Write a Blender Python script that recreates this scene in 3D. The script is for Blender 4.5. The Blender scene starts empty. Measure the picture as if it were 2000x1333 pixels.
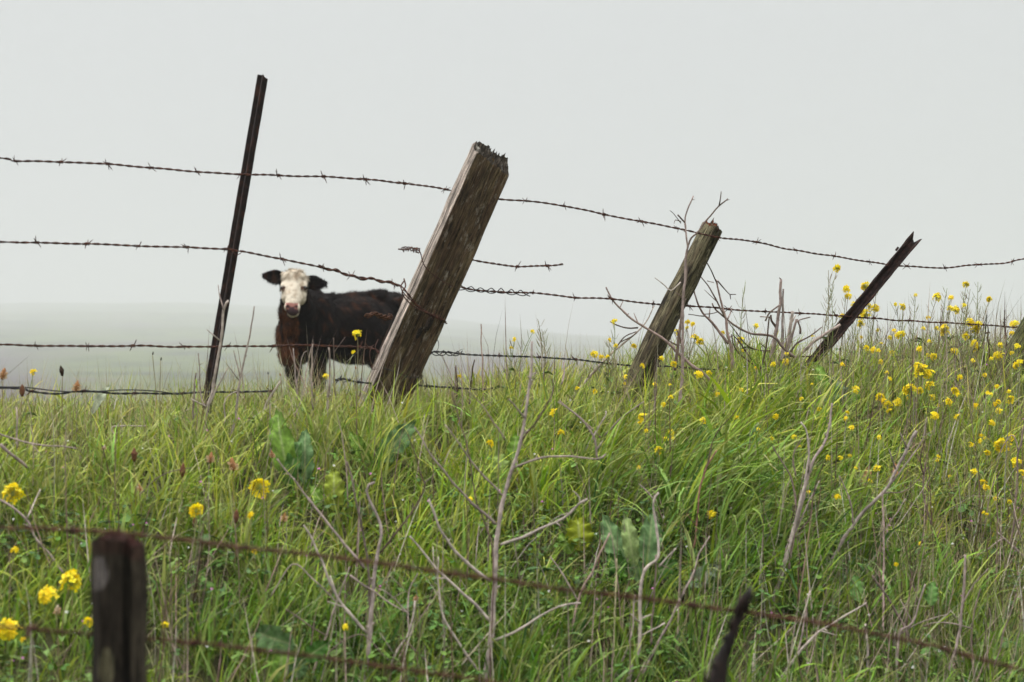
import bpy, bmesh, math, random
import numpy as np
from mathutils import Vector, Matrix, noise as mnoise
R = math.radians
random.seed(7); rng = np.random.default_rng(11)
S = bpy.context.scene
COL = S.collection

# ------------------------------------------------------------------ camera, sky, sun, exposure
F = 3889.0                      # focal length in pixels of the 2000 px wide photograph
CZ = 1.5                        # eye height above the verge the photographer stands on
HOR = 700.0
cd = bpy.data.cameras.new('camera'); cam = bpy.data.objects.new('camera', cd); COL.objects.link(cam)
cd.sensor_width = 36; cd.lens = 36 * F / 2000; cd.shift_y = (HOR - 666.5) / 2000
cam.location = (0, 0, CZ); cam.rotation_euler = (R(90), 0, 0)
cd.clip_start = 0.05; cd.clip_end = 9000
cd.dof.use_dof = True; cd.dof.focus_distance = 7.9; cd.dof.aperture_fstop = 5.4
S.camera = cam

SUN_EL, SUN_AZ = 58, -68        # azimuth measured from the view direction, negative = left
W = bpy.data.worlds.new('World'); S.world = W; W.use_nodes = True
nt = W.node_tree; N = nt.nodes; L = nt.links
bg = N['Background']
sky = N.new('ShaderNodeTexSky'); sky.sky_type = 'NISHITA'; sky.sun_disc = False
sky.sun_elevation = R(SUN_EL); sky.sun_rotation = R(SUN_AZ); sky.dust_density = 6; sky.air_density = 1.0
geo = N.new('ShaderNodeTexCoord'); sep = N.new('ShaderNodeSeparateXYZ'); L.new(geo.outputs['Generated'], sep.inputs[0])
ramp = N.new('ShaderNodeValToRGB'); L.new(sep.outputs['Z'], ramp.inputs[0])
e = ramp.color_ramp.elements
e[0].position = 0.0; e[0].color = (.425, .440, .440, 1)
e[1].position = 1.0; e[1].color = (2.75, 2.77, 2.75, 1)
for p, c in ((.06, (.437, .452, .453, 1)), (.17, (.450, .464, .466, 1)), (.34, (.72, .735, .735, 1)), (.6, (2.1, 2.12, 2.1, 1))):
    q = e.new(p); q.color = c
sc10 = N.new('ShaderNodeVectorMath'); sc10.operation = 'SCALE'; sc10.inputs['Scale'].default_value = 10
L.new(ramp.outputs[0], sc10.inputs[0])
mx = N.new('ShaderNodeMix'); mx.data_type = 'RGBA'; mx.inputs[0].default_value = .97
L.new(sky.outputs[0], mx.inputs[6]); L.new(sc10.outputs[0], mx.inputs[7])
L.new(mx.outputs[2], bg.inputs[0]); bg.inputs[1].default_value = 0.1

sd = bpy.data.lights.new('sun', 'SUN'); sun = bpy.data.objects.new('sun', sd); COL.objects.link(sun)
sd.energy = 2.1; sd.angle = R(10); sd.color = (1, .975, .94)
dv = Vector((math.sin(R(SUN_AZ)) * math.cos(R(SUN_EL)), math.cos(R(SUN_AZ)) * math.cos(R(SUN_EL)), math.sin(R(SUN_EL))))
sun.rotation_euler = dv.to_track_quat('Z', 'Y').to_euler(); sun.location = (-5, 2, 12)

S.view_settings.view_transform = 'Standard'; S.view_settings.look = 'None'
S.view_settings.exposure = 0.55; S.view_settings.gamma = 1
try: S.view_settings.use_curve_mapping = False
except Exception: pass
S.render.engine = 'CYCLES'
S.cycles.max_bounces = 7; S.cycles.diffuse_bounces = 3; S.cycles.transmission_bounces = 3
S.cycles.volume_bounces = 2; S.cycles.use_denoising = True
S.cycles.use_adaptive_sampling = False
try: S.cycles.denoising_prefilter = 'ACCURATE'
except Exception: pass

# ------------------------------------------------------------------ helpers
def at(x, y, Y):
    return Vector(((x - 1000) / F * Y, Y, CZ - (y - HOR) / F * Y))
def fence_y(x, off=0.0):                       # depth of the fence line seen at photo column x
    return 6.64 / (1 - .65 * (x - 1000) / F) + off
def zr(X):
    return -0.171 + 0.058 * X + 0.01 * math.sin(3.1 * X) + .012 * math.sin(7.3 * X + 1)
def elev_top(px):
    return np.interp(px, [-2500, -300, 300, 700, 880, 1050, 1250, 1500, 1700, 2600], [.020, .026, .0268, .0262, .0190, .0150, .0105, .004, -.001, -.002])
def near_h(X, Y):
    r = Y - (6.64 + .65 * X)
    z0 = zr(max(-3.5, min(4.5, X)))
    k = 0.12
    s = math.sqrt(r * r + k) 
    front = .5 * (r - s)                        # ~r for r<0, 0 for r>0
    back = .5 * (r + s)
    z = z0 + .43 * front - .028 * back + .22
    z += .035 * mnoise.noise(Vector((X * 1.3, Y * 1.3, 0))) + .012 * mnoise.noise(Vector((X * 5, Y * 5, 3)))
    z = z if z > -1.45 else -1.45 - .05 * (1 - math.exp((z + 1.45) * 2))
    return z - .16 + CZ
def ground_h(X, Y):
    D = math.hypot(X, Y)
    n = near_h(X, Y)
    if D < 20: return n
    az = math.atan2(X, Y)
    px = 1000 + F * math.tan(max(-1.2, min(1.2, az)))
    et = float(elev_top(px))
    fz = D * float(np.interp(math.log(D), [math.log(v) for v in (20, 60, 150, 320, 480, 780, 1250, 1950, 2800, 3000, 3300)],
        [-.034, -.055, -.07, -.03, -.0125, -.0125 + (et + .0125) * .33, -.0125 + (et + .0125) * .62, -.0125 + (et + .0125) * .85, et, et - .004, et - .03]))
    fz += 1.6 * (D / 600) * mnoise.noise(Vector((X / 180, Y / 260, 5.1))) * min(1, max(0, (D - 150) / 300)) + .5 * mnoise.noise(Vector((X / 30, Y / 40, 9))) * min(1, max(0, (D - 150) / 300))
    back = max(-1, min(1, math.cos(az) * 3))   # behind the photographer: flat
    fz = fz if back > 0 else -1.6
    t = min(1, max(0, (D - 20) / 40)); t = t * t * (3 - 2 * t)
    return n * (1 - t) + (fz + CZ) * t if D < 60 else fz + CZ
def bank(x, y, h=0.0):
    """point seen at pixel (x, y) where the view ray is h above the ground of the bank"""
    Y = 3.9; lim = fence_y(x) + .25
    while Y < lim:
        p = at(x, y, Y)
        if p.z <= near_h(p.x, p.y) + h: return Y
        Y += .02
    return lim - random.uniform(.05, .35)

def link(me, name, mats=(), parent=None):
    o = bpy.data.objects.new(name, me); COL.objects.link(o)
    for m in (mats if isinstance(mats, (list, tuple)) else [mats]): me.materials.append(m)
    if parent: o.parent = parent
    return o
def tag(o, label=None, cat=None, group=None, kind=None):
    if label: o['label'] = label
    if cat: o['category'] = cat
    if group: o['group'] = group
    if kind: o['kind'] = kind
    return o
def empty(name, loc, label, cat, group=None, kind=None):
    o = bpy.data.objects.new(name, None); COL.objects.link(o); o.location = loc; o.empty_display_size = .05
    bpy.context.view_layer.update() if False else None
    return tag(o, label, cat, group, kind)
def child_of(o, root):
    o.parent = root
    o.matrix_parent_inverse = Matrix.Translation(-Vector(root.location)) if root.rotation_euler.to_quaternion().angle == 0 else root.matrix_basis.inverted()
    return o
def fast_mesh(name, verts, quads, cols=None, smooth=False):
    me = bpy.data.meshes.new(name)
    verts = np.asarray(verts, dtype=np.float32).reshape(-1, 3); quads = np.asarray(quads, dtype=np.int32)
    k = quads.shape[1]
    me.vertices.add(len(verts)); me.vertices.foreach_set('co', verts.ravel())
    me.loops.add(quads.size); me.loops.foreach_set('vertex_index', quads.ravel())
    me.polygons.add(len(quads)); me.polygons.foreach_set('loop_start', np.arange(0, quads.size, k, dtype=np.int32))
    me.polygons.foreach_set('loop_total', np.full(len(quads), k, dtype=np.int32))
    if smooth: me.polygons.foreach_set('use_smooth', np.ones(len(quads), dtype=bool))
    me.update(calc_edges=True)
    if cols is not None: set_col(me, cols)
    return me
def set_col(me, cols):
    cols = np.asarray(cols, dtype=np.float32)
    if cols.shape[1] == 3: cols = np.hstack([cols, np.ones((len(cols), 1), dtype=np.float32)])
    a = me.color_attributes.new('Col', 'FLOAT_COLOR', 'POINT'); a.data.foreach_set('color', cols.ravel())

class MB:
    def __init__(s): s.v = []; s.f = []; s.c = []
    def tube(s, pts, radii, n=6, col=None, rough=0.0, cap=True):
        pts = [Vector(p) for p in pts]; m = len(pts)
        if not hasattr(radii, '__len__'): radii = [radii] * m
        b = len(s.v); up = None
        for i, p in enumerate(pts):
            t = (pts[min(i + 1, m - 1)] - pts[max(i - 1, 0)])
            if t.length < 1e-9: t = Vector((0, 0, 1))
            t.normalize()
            if up is None: up = t.orthogonal().normalized()
            up = (up - t * up.dot(t));
            up = up.normalized() if up.length > 1e-6 else t.orthogonal().normalized()
            w = t.cross(up)
            for k in range(n):
                a = 2 * math.pi * k / n; r = radii[i]
                if rough: r *= 1 + rough * random.uniform(-1, 1)
                s.v.append(p + up * math.cos(a) * r + w * math.sin(a) * r)
                s.c.append(col or (1, 1, 1))
        for i in range(m - 1):
            for k in range(n):
                s.f.append((b + i * n + k, b + i * n + (k + 1) % n, b + (i + 1) * n + (k + 1) % n, b + (i + 1) * n + k))
        if cap:
            s.f.append(tuple(b + k for k in range(n))[::-1]); s.f.append(tuple(b + (m - 1) * n + k for k in range(n)))
    def poly(s, pts, col=(1, 1, 1)):
        b = len(s.v); s.v += [Vector(p) for p in pts]; s.c += [col] * len(pts); s.f.append(tuple(range(b, b + len(pts))))
    def grid(s, rows, cols_=None, col=(1, 1, 1)):
        b = len(s.v); n = len(rows[0])
        for r in rows: s.v += [Vector(p) for p in r]; s.c += [col] * n
        for i in range(len(rows) - 1):
            for k in range(n - 1): s.f.append((b + i * n + k, b + i * n + k + 1, b + (i + 1) * n + k + 1, b + (i + 1) * n + k))
    def mesh(s, name, smooth=True):
        me = bpy.data.meshes.new(name); me.from_pydata([tuple(v) for v in s.v], [], s.f)
        if smooth: me.polygons.foreach_set('use_smooth', [True] * len(me.polygons))
        set_col(me, s.c); me.update(); return me
    def build(s, name, mat, parent=None, smooth=True):
        """vertices are world points; the object is parented to a root that only has a location"""
        if parent is not None:
            off = Vector(parent.location); s.v = [v - off for v in s.v]
        return link(s.mesh(name, smooth), name, mat, parent)
    def build_top(s, name, mat, loc, smooth=True):
        loc = Vector(loc); s.v = [v - loc for v in s.v]
        o = link(s.mesh(name, smooth), name, mat); o.location = loc; return o

def spline(pts, step):
    """Catmull-Rom through Vectors, sampled about every step metres"""
    pts = [Vector(p) for p in pts]
    P = [pts[0] * 2 - pts[1]] + pts + [pts[-1] * 2 - pts[-2]]
    out = []
    for i in range(1, len(P) - 2):
        a, b, c, d = P[i - 1:i + 3]; n = max(1, int((c - b).length / step))
        for j in range(n):
            t = j / n
            out.append(.5 * ((2 * b) + (c - a) * t + (2 * a - 5 * b + 4 * c - d) * t * t + (3 * b - a - 3 * c + d) * t ** 3))
    out.append(pts[-1]); return out

# ------------------------------------------------------------------ materials
def new_mat(name):
    m = bpy.data.materials.new(name); m.use_nodes = True
    return m, m.node_tree.nodes, m.node_tree.links, m.node_tree.nodes['Principled BSDF']
def leaf_mat(name, trans=.35, rough=.45, spec=.35, var=.25, scale=60):
    m, N, L, b = new_mat(name)
    a = N.new('ShaderNodeAttribute'); a.attribute_name = 'Col'
    n = N.new('ShaderNodeTexNoise'); n.inputs['Scale'].default_value = scale; n.inputs['Detail'].default_value = 4
    tc = N.new('ShaderNodeTexCoord'); L.new(tc.outputs['Object'], n.inputs['Vector'])
    mr = N.new('ShaderNodeMapRange'); mr.inputs[1].default_value = .3; mr.inputs[2].default_value = .7
    mr.inputs[3].default_value = 1 - var; mr.inputs[4].default_value = 1 + var; L.new(n.outputs[0], mr.inputs[0])
    v = N.new('ShaderNodeVectorMath'); v.operation = 'SCALE'; L.new(a.outputs['Color'], v.inputs[0]); L.new(mr.outputs[0], v.inputs['Scale'])
    L.new(v.outputs[0], b.inputs['Base Color']); b.inputs['Roughness'].default_value = rough
    b.inputs['Specular IOR Level'].default_value = spec
    if trans:
        t = N.new('ShaderNodeBsdfTranslucent'); L.new(v.outputs[0], t.inputs[0])
        mx = N.new('ShaderNodeMixShader'); mx.inputs[0].default_value = trans
        L.new(b.outputs[0], mx.inputs[1]); L.new(t.outputs[0], mx.inputs[2]); L.new(mx.outputs[0], N['Material Output'].inputs[0])
    return m
M_grass = leaf_mat('grass_blade', .2, .5, .14, .15, 8)
M_leaf = leaf_mat('broad_leaf', .08, .7, .1, .4, 60)
M_dry = leaf_mat('dry_stem', 0, .85, .15, .35, 70)
M_petal = leaf_mat('petal', .35, .6, .2, .1, 90)
M_stem = leaf_mat('green_stem', 0, .6, .3, .2, 60)
M_seed = leaf_mat('seed_head', 0, .9, .1, .45, 400)

def rust_mat(name, c1, c2, c3, scale=60, bump=.3, rough=.85):
    m, N, L, b = new_mat(name)
    tc = N.new('ShaderNodeTexCoord'); n = N.new('ShaderNodeTexNoise'); n.inputs['Scale'].default_value = scale; n.inputs['Detail'].default_value = 8; n.inputs['Roughness'].default_value = .7
    L.new(tc.outputs['Object'], n.inputs['Vector'])
    r = N.new('ShaderNodeValToRGB'); L.new(n.outputs[0], r.inputs[0]); e = r.color_ramp.elements
    e[0].position = .32; e[0].color = (*c1, 1); e[1].position = .72; e[1].color = (*c3, 1); q = e.new(.5); q.color = (*c2, 1)
    L.new(r.outputs[0], b.inputs['Base Color']); b.inputs['Roughness'].default_value = rough; b.inputs['Specular IOR Level'].default_value = .25
    bp = N.new('ShaderNodeBump'); bp.inputs['Strength'].default_value = bump; bp.inputs['Distance'].default_value = .003
    L.new(n.outputs[0], bp.inputs['Height']); L.new(bp.outputs[0], b.inputs['Normal'])
    return m
M_wire = rust_mat('rusted_wire', (.016, .008, .006), (.045, .017, .011), (.12, .040, .020), 90)
M_wire_dark = rust_mat('dark_wire', (.010, .010, .011), (.02, .02, .022), (.06, .055, .055), 90)
M_wire_near = rust_mat('brown_wire', (.025, .011, .007), (.05, .020, .010), (.11, .045, .020), 90)
M_post_rust = rust_mat('rusted_steel', (.005, .003, .0025), (.011, .006, .005), (.05, .02, .012), 30, .5)
M_post_rust2 = rust_mat('red_rusted_steel', (.006, .0035, .003), (.016, .0075, .006), (.055, .024, .016), 40, .6)
M_stake = rust_mat('stake_dark', (.004, .003, .003), (.009, .006, .005), (.03, .014, .010), 40, .4)

def wood_mat(name, lich=(.24, .21, .165), lich_amt=.75, dark=.28):
    """weathered timber: the Col attribute carries each face's own wood tone; grain, checks and lichen are added here"""
    m, N, L, b = new_mat(name)
    tc = N.new('ShaderNodeTexCoord'); a = N.new('ShaderNodeAttribute'); a.attribute_name = 'Col'
    def nz(sx, sz, scale, detail=8, rough=.65):
        mp = N.new('ShaderNodeMapping'); mp.inputs['Scale'].default_value = (sx, sx, sz); L.new(tc.outputs['Object'], mp.inputs[0])
        n = N.new('ShaderNodeTexNoise'); n.inputs['Scale'].default_value = scale; n.inputs['Detail'].default_value = detail; n.inputs['Roughness'].default_value = rough
        L.new(mp.outputs[0], n.inputs['Vector']); return n
    g = nz(1, .07, 230, 12, .78); g2 = nz(1, .12, 75, 10, .75); blot = nz(1, .28, 75, 8, .7); fine = nz(1, .25, 300, 4)
    r = N.new('ShaderNodeMapRange'); r.inputs[1].default_value = .38; r.inputs[2].default_value = .62; r.inputs[3].default_value = dark; r.inputs[4].default_value = 1.55; L.new(g.outputs[0], r.inputs[0])
    r2 = N.new('ShaderNodeMapRange'); r2.inputs[1].default_value = .40; r2.inputs[2].default_value = .58; r2.inputs[3].default_value = .38; r2.inputs[4].default_value = 1.25; L.new(g2.outputs[0], r2.inputs[0])
    mu = N.new('ShaderNodeMath'); mu.operation = 'MULTIPLY'; L.new(r.outputs[0], mu.inputs[0]); L.new(r2.outputs[0], mu.inputs[1])
    v = N.new('ShaderNodeVectorMath'); v.operation = 'SCALE'; L.new(a.outputs['Color'], v.inputs[0]); L.new(mu.outputs[0], v.inputs['Scale'])
    ck = nz(1, .045, 120, 3, .5); cs = N.new('ShaderNodeMath'); cs.operation = 'SUBTRACT'; cs.inputs[1].default_value = .5; L.new(ck.outputs[0], cs.inputs[0])
    ca = N.new('ShaderNodeMath'); ca.operation = 'ABSOLUTE'; L.new(cs.outputs[0], ca.inputs[0])
    cr = N.new('ShaderNodeMapRange'); cr.inputs[1].default_value = .004; cr.inputs[2].default_value = .03; cr.inputs[3].default_value = .16; L.new(ca.outputs[0], cr.inputs[0])
    mu2 = N.new('ShaderNodeMath'); mu2.operation = 'MULTIPLY'; L.new(mu.outputs[0], mu2.inputs[0]); L.new(cr.outputs[0], mu2.inputs[1]); mu = mu2; L.new(mu.outputs[0], v.inputs['Scale'])
    lr = N.new('ShaderNodeMapRange'); lr.inputs[1].default_value = .56; lr.inputs[2].default_value = .62; lr.inputs[4].default_value = lich_amt; L.new(blot.outputs[0], lr.inputs[0])
    fr = N.new('ShaderNodeMapRange'); fr.inputs[1].default_value = .42; fr.inputs[2].default_value = .55; L.new(fine.outputs[0], fr.inputs[0])
    ml = N.new('ShaderNodeMath'); ml.operation = 'MULTIPLY'; L.new(lr.outputs[0], ml.inputs[0]); L.new(fr.outputs[0], ml.inputs[1])
    mx = N.new('ShaderNodeMix'); mx.data_type = 'RGBA'; L.new(ml.outputs[0], mx.inputs[0]); L.new(v.outputs[0], mx.inputs[6]); mx.inputs[7].default_value = (*lich, 1)
    L.new(mx.outputs[2], b.inputs['Base Color']); b.inputs['Roughness'].default_value = .92; b.inputs['Specular IOR Level'].default_value = .15
    bp = N.new('ShaderNodeBump'); bp.inputs['Strength'].default_value = .9; bp.inputs['Distance'].default_value = .006
    L.new(mu.outputs[0], bp.inputs['Height']); L.new(bp.outputs[0], b.inputs['Normal'])
    return m
M_wood = wood_mat('weathered_timber')
M_wood2 = wood_mat('mossy_round_timber', (.24, .215, .13), .85, .25)
M_wood3 = wood_mat('dark_timber', (.06, .052, .034), .5, .4)

# ------------------------------------------------------------------ ground and hills (one sheet)
def build_ground():
    angs = np.concatenate([np.linspace(-math.pi, -R(42), 40, endpoint=False), np.linspace(-R(42), R(42), 300), np.linspace(R(42), math.pi, 41)[1:-1]])
    rads = np.concatenate([np.linspace(.6, 3, 8, endpoint=False), np.linspace(3, 12, 150, endpoint=False), np.geomspace(12, 300, 60, endpoint=False), np.geomspace(300, 3250, 190)])
    V = []; C = []
    for r_ in rads:
        for a in angs:
            X = r_ * math.sin(a); Y = r_ * math.cos(a); z = ground_h(X, Y)
            V.append((X, Y, z))
            if r_ < 60:
                k = .5 + .5 * mnoise.noise(Vector((X * 4, Y * 4, 1)))
                c = (.030 + .02 * k, .030 + .02 * k, .014 + .008 * k)
            else:
                n1 = mnoise.fractal(Vector((X / 75, Y / 210, 2.0)), .7, 2.1, 5)
                n2 = mnoise.fractal(Vector((X / 22, Y / 60, 7.0)), .8, 2.2, 4)
                px = 1000 + F * X / max(Y, 1)
                # scrubby brown slope, lower on both sides of the green meadow
                br = 1 / (1 + ((px - 1060) / 190) ** 4) * (1 if r_ < 950 else max(0, 1 - (r_ - 950) / 300))
                bl = 1 / (1 + ((px + 60 + (r_ - 430) * .15) / 190) ** 4) * (1 if r_ < 850 else max(0, 1 - (r_ - 850) / 300))
                band = math.exp(-((r_ - 1000 - .36 * (px - 300)) / 60) ** 2) * .7 / (1 + ((px - 280) / 230) ** 4) + math.exp(-((r_ - 1500) / 90) ** 2) * .4
                t = min(1, max(0, 1.05 * br + .95 * bl + band + .9 * n1 + .7 * n2))
                gcol = np.array((.050, .068, .012)) * (1 + .9 * n2 + .6 * n1); bcol = np.array((.038, .030, .030)) * (1 + .3 * n2)
                c = tuple(np.clip(gcol * (1 - t) + bcol * t, .01, 1))
            C.append(c)
    V.append((0, 0, ground_h(0, .3))); C.append((.05, .055, .022))
    na = len(angs); faces = []
    for i in range(len(rads) - 1):
        for k in range(na):
            faces.append((i * na + k, i * na + (k + 1) % na, (i + 1) * na + (k + 1) % na, (i + 1) * na + k)[::-1])
    for k in range(na): faces.append((len(V) - 1, (k + 1) % na, k)[::-1])
    me = bpy.data.meshes.new('ground'); me.from_pydata(V, [], faces)
    me.polygons.foreach_set('use_smooth', [True] * len(me.polygons)); set_col(me, C); me.update()
    m, N, L, b = new_mat('ground_soil_and_pasture')
    a = N.new('ShaderNodeAttribute'); a.attribute_name = 'Col'
    tc = N.new('ShaderNodeTexCoord'); n = N.new('ShaderNodeTexNoise'); n.inputs['Scale'].default_value = 9; n.inputs['Detail'].default_value = 10
    L.new(tc.outputs['Object'], n.inputs['Vector'])
    n2 = N.new('ShaderNodeTexNoise'); n2.inputs['Scale'].default_value = .35; n2.inputs['Detail'].default_value = 8; L.new(tc.outputs['Object'], n2.inputs['Vector'])
    ad = N.new('ShaderNodeMath'); L.new(n.outputs[0], ad.inputs[0]); L.new(n2.outputs[0], ad.inputs[1])
    mr = N.new('ShaderNodeMapRange'); mr.inputs[1].default_value = .7; mr.inputs[2].default_value = 1.3; mr.inputs[3].default_value = .7; mr.inputs[4].default_value = 1.35; L.new(ad.outputs[0], mr.inputs[0])
    v = N.new('ShaderNodeVectorMath'); v.operation = 'SCALE'; L.new(a.outputs['Color'], v.inputs[0]); L.new(mr.outputs[0], v.inputs['Scale'])
    L.new(v.outputs[0], b.inputs['Base Color']); b.inputs['Roughness'].default_value = 1; b.inputs['Specular IOR Level'].default_value = .1
    o = link(me, 'ground', m)
    tag(o, 'grassy bank rising to the fence with foggy green hills beyond', 'ground', kind='structure')
    return o
build_ground()

# ------------------------------------------------------------------ fog
def build_haze():
    bm = bmesh.new(); bmesh.ops.create_cube(bm, size=1)
    zb, zt = -150.0, 115.0
    for v in bm.verts: v.co = (v.co.x * 6700, v.co.y * 6700, zb + (v.co.z + .5) * (zt - zb))
    me = bpy.data.meshes.new('haze'); bm.to_mesh(me); bm.free()
    m = bpy.data.materials.new('fog_air'); m.use_nodes = True; N = m.node_tree.nodes; L = m.node_tree.links
    N.remove(N['Principled BSDF'])
    p = N.new('ShaderNodeVolumePrincipled'); p.inputs['Color'].default_value = (.55, .563, .568, 1)
    p.inputs['Density'].default_value = .0009; p.inputs['Anisotropy'].default_value = .3
    L.new(p.outputs[0], N['Material Output'].inputs['Volume'])
    tag(link(me, 'haze', m), 'pale grey fog filling the air over the pasture', 'fog', kind='stuff')
build_haze()

# ------------------------------------------------------------------ posts
def post(name, base, top, section, yaw, mat, col, topf, label, cat, rings=90, rough=.004, check=.0, seed=0, taper=0.0, capcol=None, cap_noise=.012, warp=0.0):
    """prism along base->top. section: closed list of (x, y) metres; x across the view, y away from it, after turning by yaw about the post's own axis"""
    base = Vector(base); top = Vector(top); base = base - (top - base).normalized() * .16; ax = (top - base); Ln = ax.length; ax.normalize()
    yv = Vector((0, 1, 0)); yv = (yv - ax * yv.dot(ax)).normalized(); xv = yv.cross(ax).normalized()
    M = Matrix((xv, yv, ax)).transposed() @ Matrix.Rotation(yaw, 3, 'Z')
    n = len(section); V = []; C = []; Fc = []
    cx = sum(p[0] for p in section) / n; cy = sum(p[1] for p in section) / n
    for i in range(rings + 1):
        t = i / rings
        for k, (x, y) in enumerate(section):
            z = t * Ln + topf(x, y) * max(0, (t - .8) / .2)
            g = mnoise.noise(Vector((x * 55 + seed, y * 55, z * 2.2))) * rough + mnoise.noise(Vector((x * 160 + seed, y * 160, z * 5))) * rough * .6 + mnoise.noise(Vector((x * 20, y * 20 + seed, z * 9))) * rough * .8
            c = mnoise.noise(Vector((x * 90, y * 90 + seed, z * .9)))
            if c > .28: g -= check * min(1, (c - .28) * 5)
            s = 1 - taper * t
            d = Vector((x - cx, y - cy, 0)); dl = d.length or 1
            wv = warp * math.sin(t * 5 + seed)
            V.append(Vector((cx + (x - cx) * s + d.x / dl * g + wv, cy + (y - cy) * s + d.y / dl * g, z)))
            C.append(col(x, y, t, k))
    for i in range(rings):
        for k in range(n):
            Fc.append((i * n + k, i * n + (k + 1) % n, (i + 1) * n + (k + 1) % n, (i + 1) * n + k))
    last = rings * n
    if cap_noise is not None:                  # rotten, ragged end grain
        for s in (.86, .7, .52, .34, .16, .02):
            b = len(V)
            for k, (x, y) in enumerate(section):
                X = cx + (x - cx) * s * (1 - taper); Y = cy + (y - cy) * s * (1 - taper)
                h = Ln + topf(X, Y) + cap_noise * (mnoise.noise(Vector((X * 110 + seed, Y * 110, 2))) * 1.6 + mnoise.noise(Vector((X * 330, Y * 330 + seed, 7))) - .2)
                V.append(Vector((X, Y, h))); C.append((capcol or col)(X, Y, 1.0, k) if capcol is None else capcol(X, Y))
            for k in range(n): Fc.append((last + k, last + (k + 1) % n, b + (k + 1) % n, b + k))
            last = b
    Fc.append(tuple(last + k for k in range(n)))
    me = bpy.data.meshes.new(name); me.from_pydata([tuple(M @ v) for v in V], [], Fc)
    bm = bmesh.new(); bm.from_mesh(me); bmesh.ops.recalc_face_normals(bm, faces=bm.faces); bm.to_mesh(me); bm.free()
    set_col(me, C); me.polygons.foreach_set('use_smooth', [True] * len(me.polygons))
    me.update()
    try: me.set_sharp_from_angle(angle=R(38))
    except Exception: pass
    return me, base, M
# post meshes keep their own axis as local Z: vertices stay unrotated, the object carries the rotation
def post_obj(name, base, top, section, yaw, mat, col, topf, label, cat, part=None, **kw):
    me, b, M = post(name, base, top, section, yaw, mat, col, topf, label, cat, **kw)
    inv = M.transposed()
    co = np.empty(len(me.vertices) * 3, dtype=np.float32); me.vertices.foreach_get('co', co)
    co = (np.array(inv) @ co.reshape(-1, 3).T).T.astype(np.float32); me.vertices.foreach_set('co', co.ravel()); me.update()
    if part:
        root = empty(name, b, label, cat); root.rotation_euler = M.to_euler()
        o = link(me, part, mat, root); return root, M
    o = link(me, name, mat); o.location = b; o.rotation_euler = M.to_euler(); tag(o, label, cat); return o, M
def rect(w, d, n=14, m=10, ch=.006):
    a = [(-w/2 + ch + (w - 2*ch) * i / n, -d/2) for i in range(n + 1)] + [(w/2, -d/2 + ch + (d - 2*ch) * i / m) for i in range(m + 1)]
    return a + [(-x, -y) for x, y in a]

def pt(x, y, off=0.0): return at(x, y, fence_y(x, off))
# the big leaning timber post: pale bare left face, dark stained front
WP_b, WP_t = at(735, 815, fence_y(752)), at(956, 316, fence_y(955))
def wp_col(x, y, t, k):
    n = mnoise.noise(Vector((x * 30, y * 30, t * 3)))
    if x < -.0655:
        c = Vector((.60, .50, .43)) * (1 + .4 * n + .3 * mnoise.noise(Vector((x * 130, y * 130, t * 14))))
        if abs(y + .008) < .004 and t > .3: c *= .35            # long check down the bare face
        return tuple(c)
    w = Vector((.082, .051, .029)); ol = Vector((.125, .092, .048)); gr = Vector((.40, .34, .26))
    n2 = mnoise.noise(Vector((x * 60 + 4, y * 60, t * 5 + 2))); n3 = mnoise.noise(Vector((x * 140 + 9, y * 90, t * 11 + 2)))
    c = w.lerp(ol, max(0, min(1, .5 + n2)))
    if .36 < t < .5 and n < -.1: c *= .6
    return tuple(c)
def cap_lichen(X, Y):
    n = mnoise.noise(Vector((X * 90, Y * 90, 3)))
    if n > .5: return (.40, .20, .02)
    if mnoise.noise(Vector((X * 120 + 7, Y * 120, 3))) > .42: return (.5, .48, .42)
    c = .5 + .5 * mnoise.noise(Vector((X * 200, Y * 200, 1)))
    return (.03 + .07 * c, .024 + .055 * c, .018 + .04 * c)
wood_post, WPM = post_obj('wooden_post', WP_b, WP_t, rect(.136, .090, 28, 16, .003), R(21), M_wood, wp_col,
    lambda x, y: .72 * (y + .02) + 2.2 * x * y + .008 * mnoise.noise(Vector((x * 80, y * 80, 1))),
    'thick squared timber post with a pale bare left face, leaning right beside the cow', 'fence post', rings=240, rough=.0030, check=.008, seed=3, capcol=cap_lichen, cap_noise=.026)
# a knot on the front face
def knot(root_o, u, v, z, s, col):
    mb = MB(); rows = []
    for i in range(7):
        r = s * (1 - i / 6 * .9); row = []
        for k in range(25):
            a = 2 * math.pi * k / 24; rr = r * (1 + .22 * mnoise.noise(Vector((math.cos(a) * 2, math.sin(a) * 2, i * .7))))
            row.append(Vector((u + rr * math.cos(a) * .55, v - .0055 * math.sin(i / 6 * 2.6) - .001, z + rr * math.sin(a) * 1.5)))
        rows.append(row)
    mb.grid(rows, col=col); me = mb.mesh('knot'); o = link(me, 'knot', M_wood, root_o); return o
knot(wood_post, .020, -.045, .345+.16, .021, (.06, .045, .035))
knot(wood_post, .002, -.045, .30+.16, .014, (.035, .028, .024))

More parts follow.
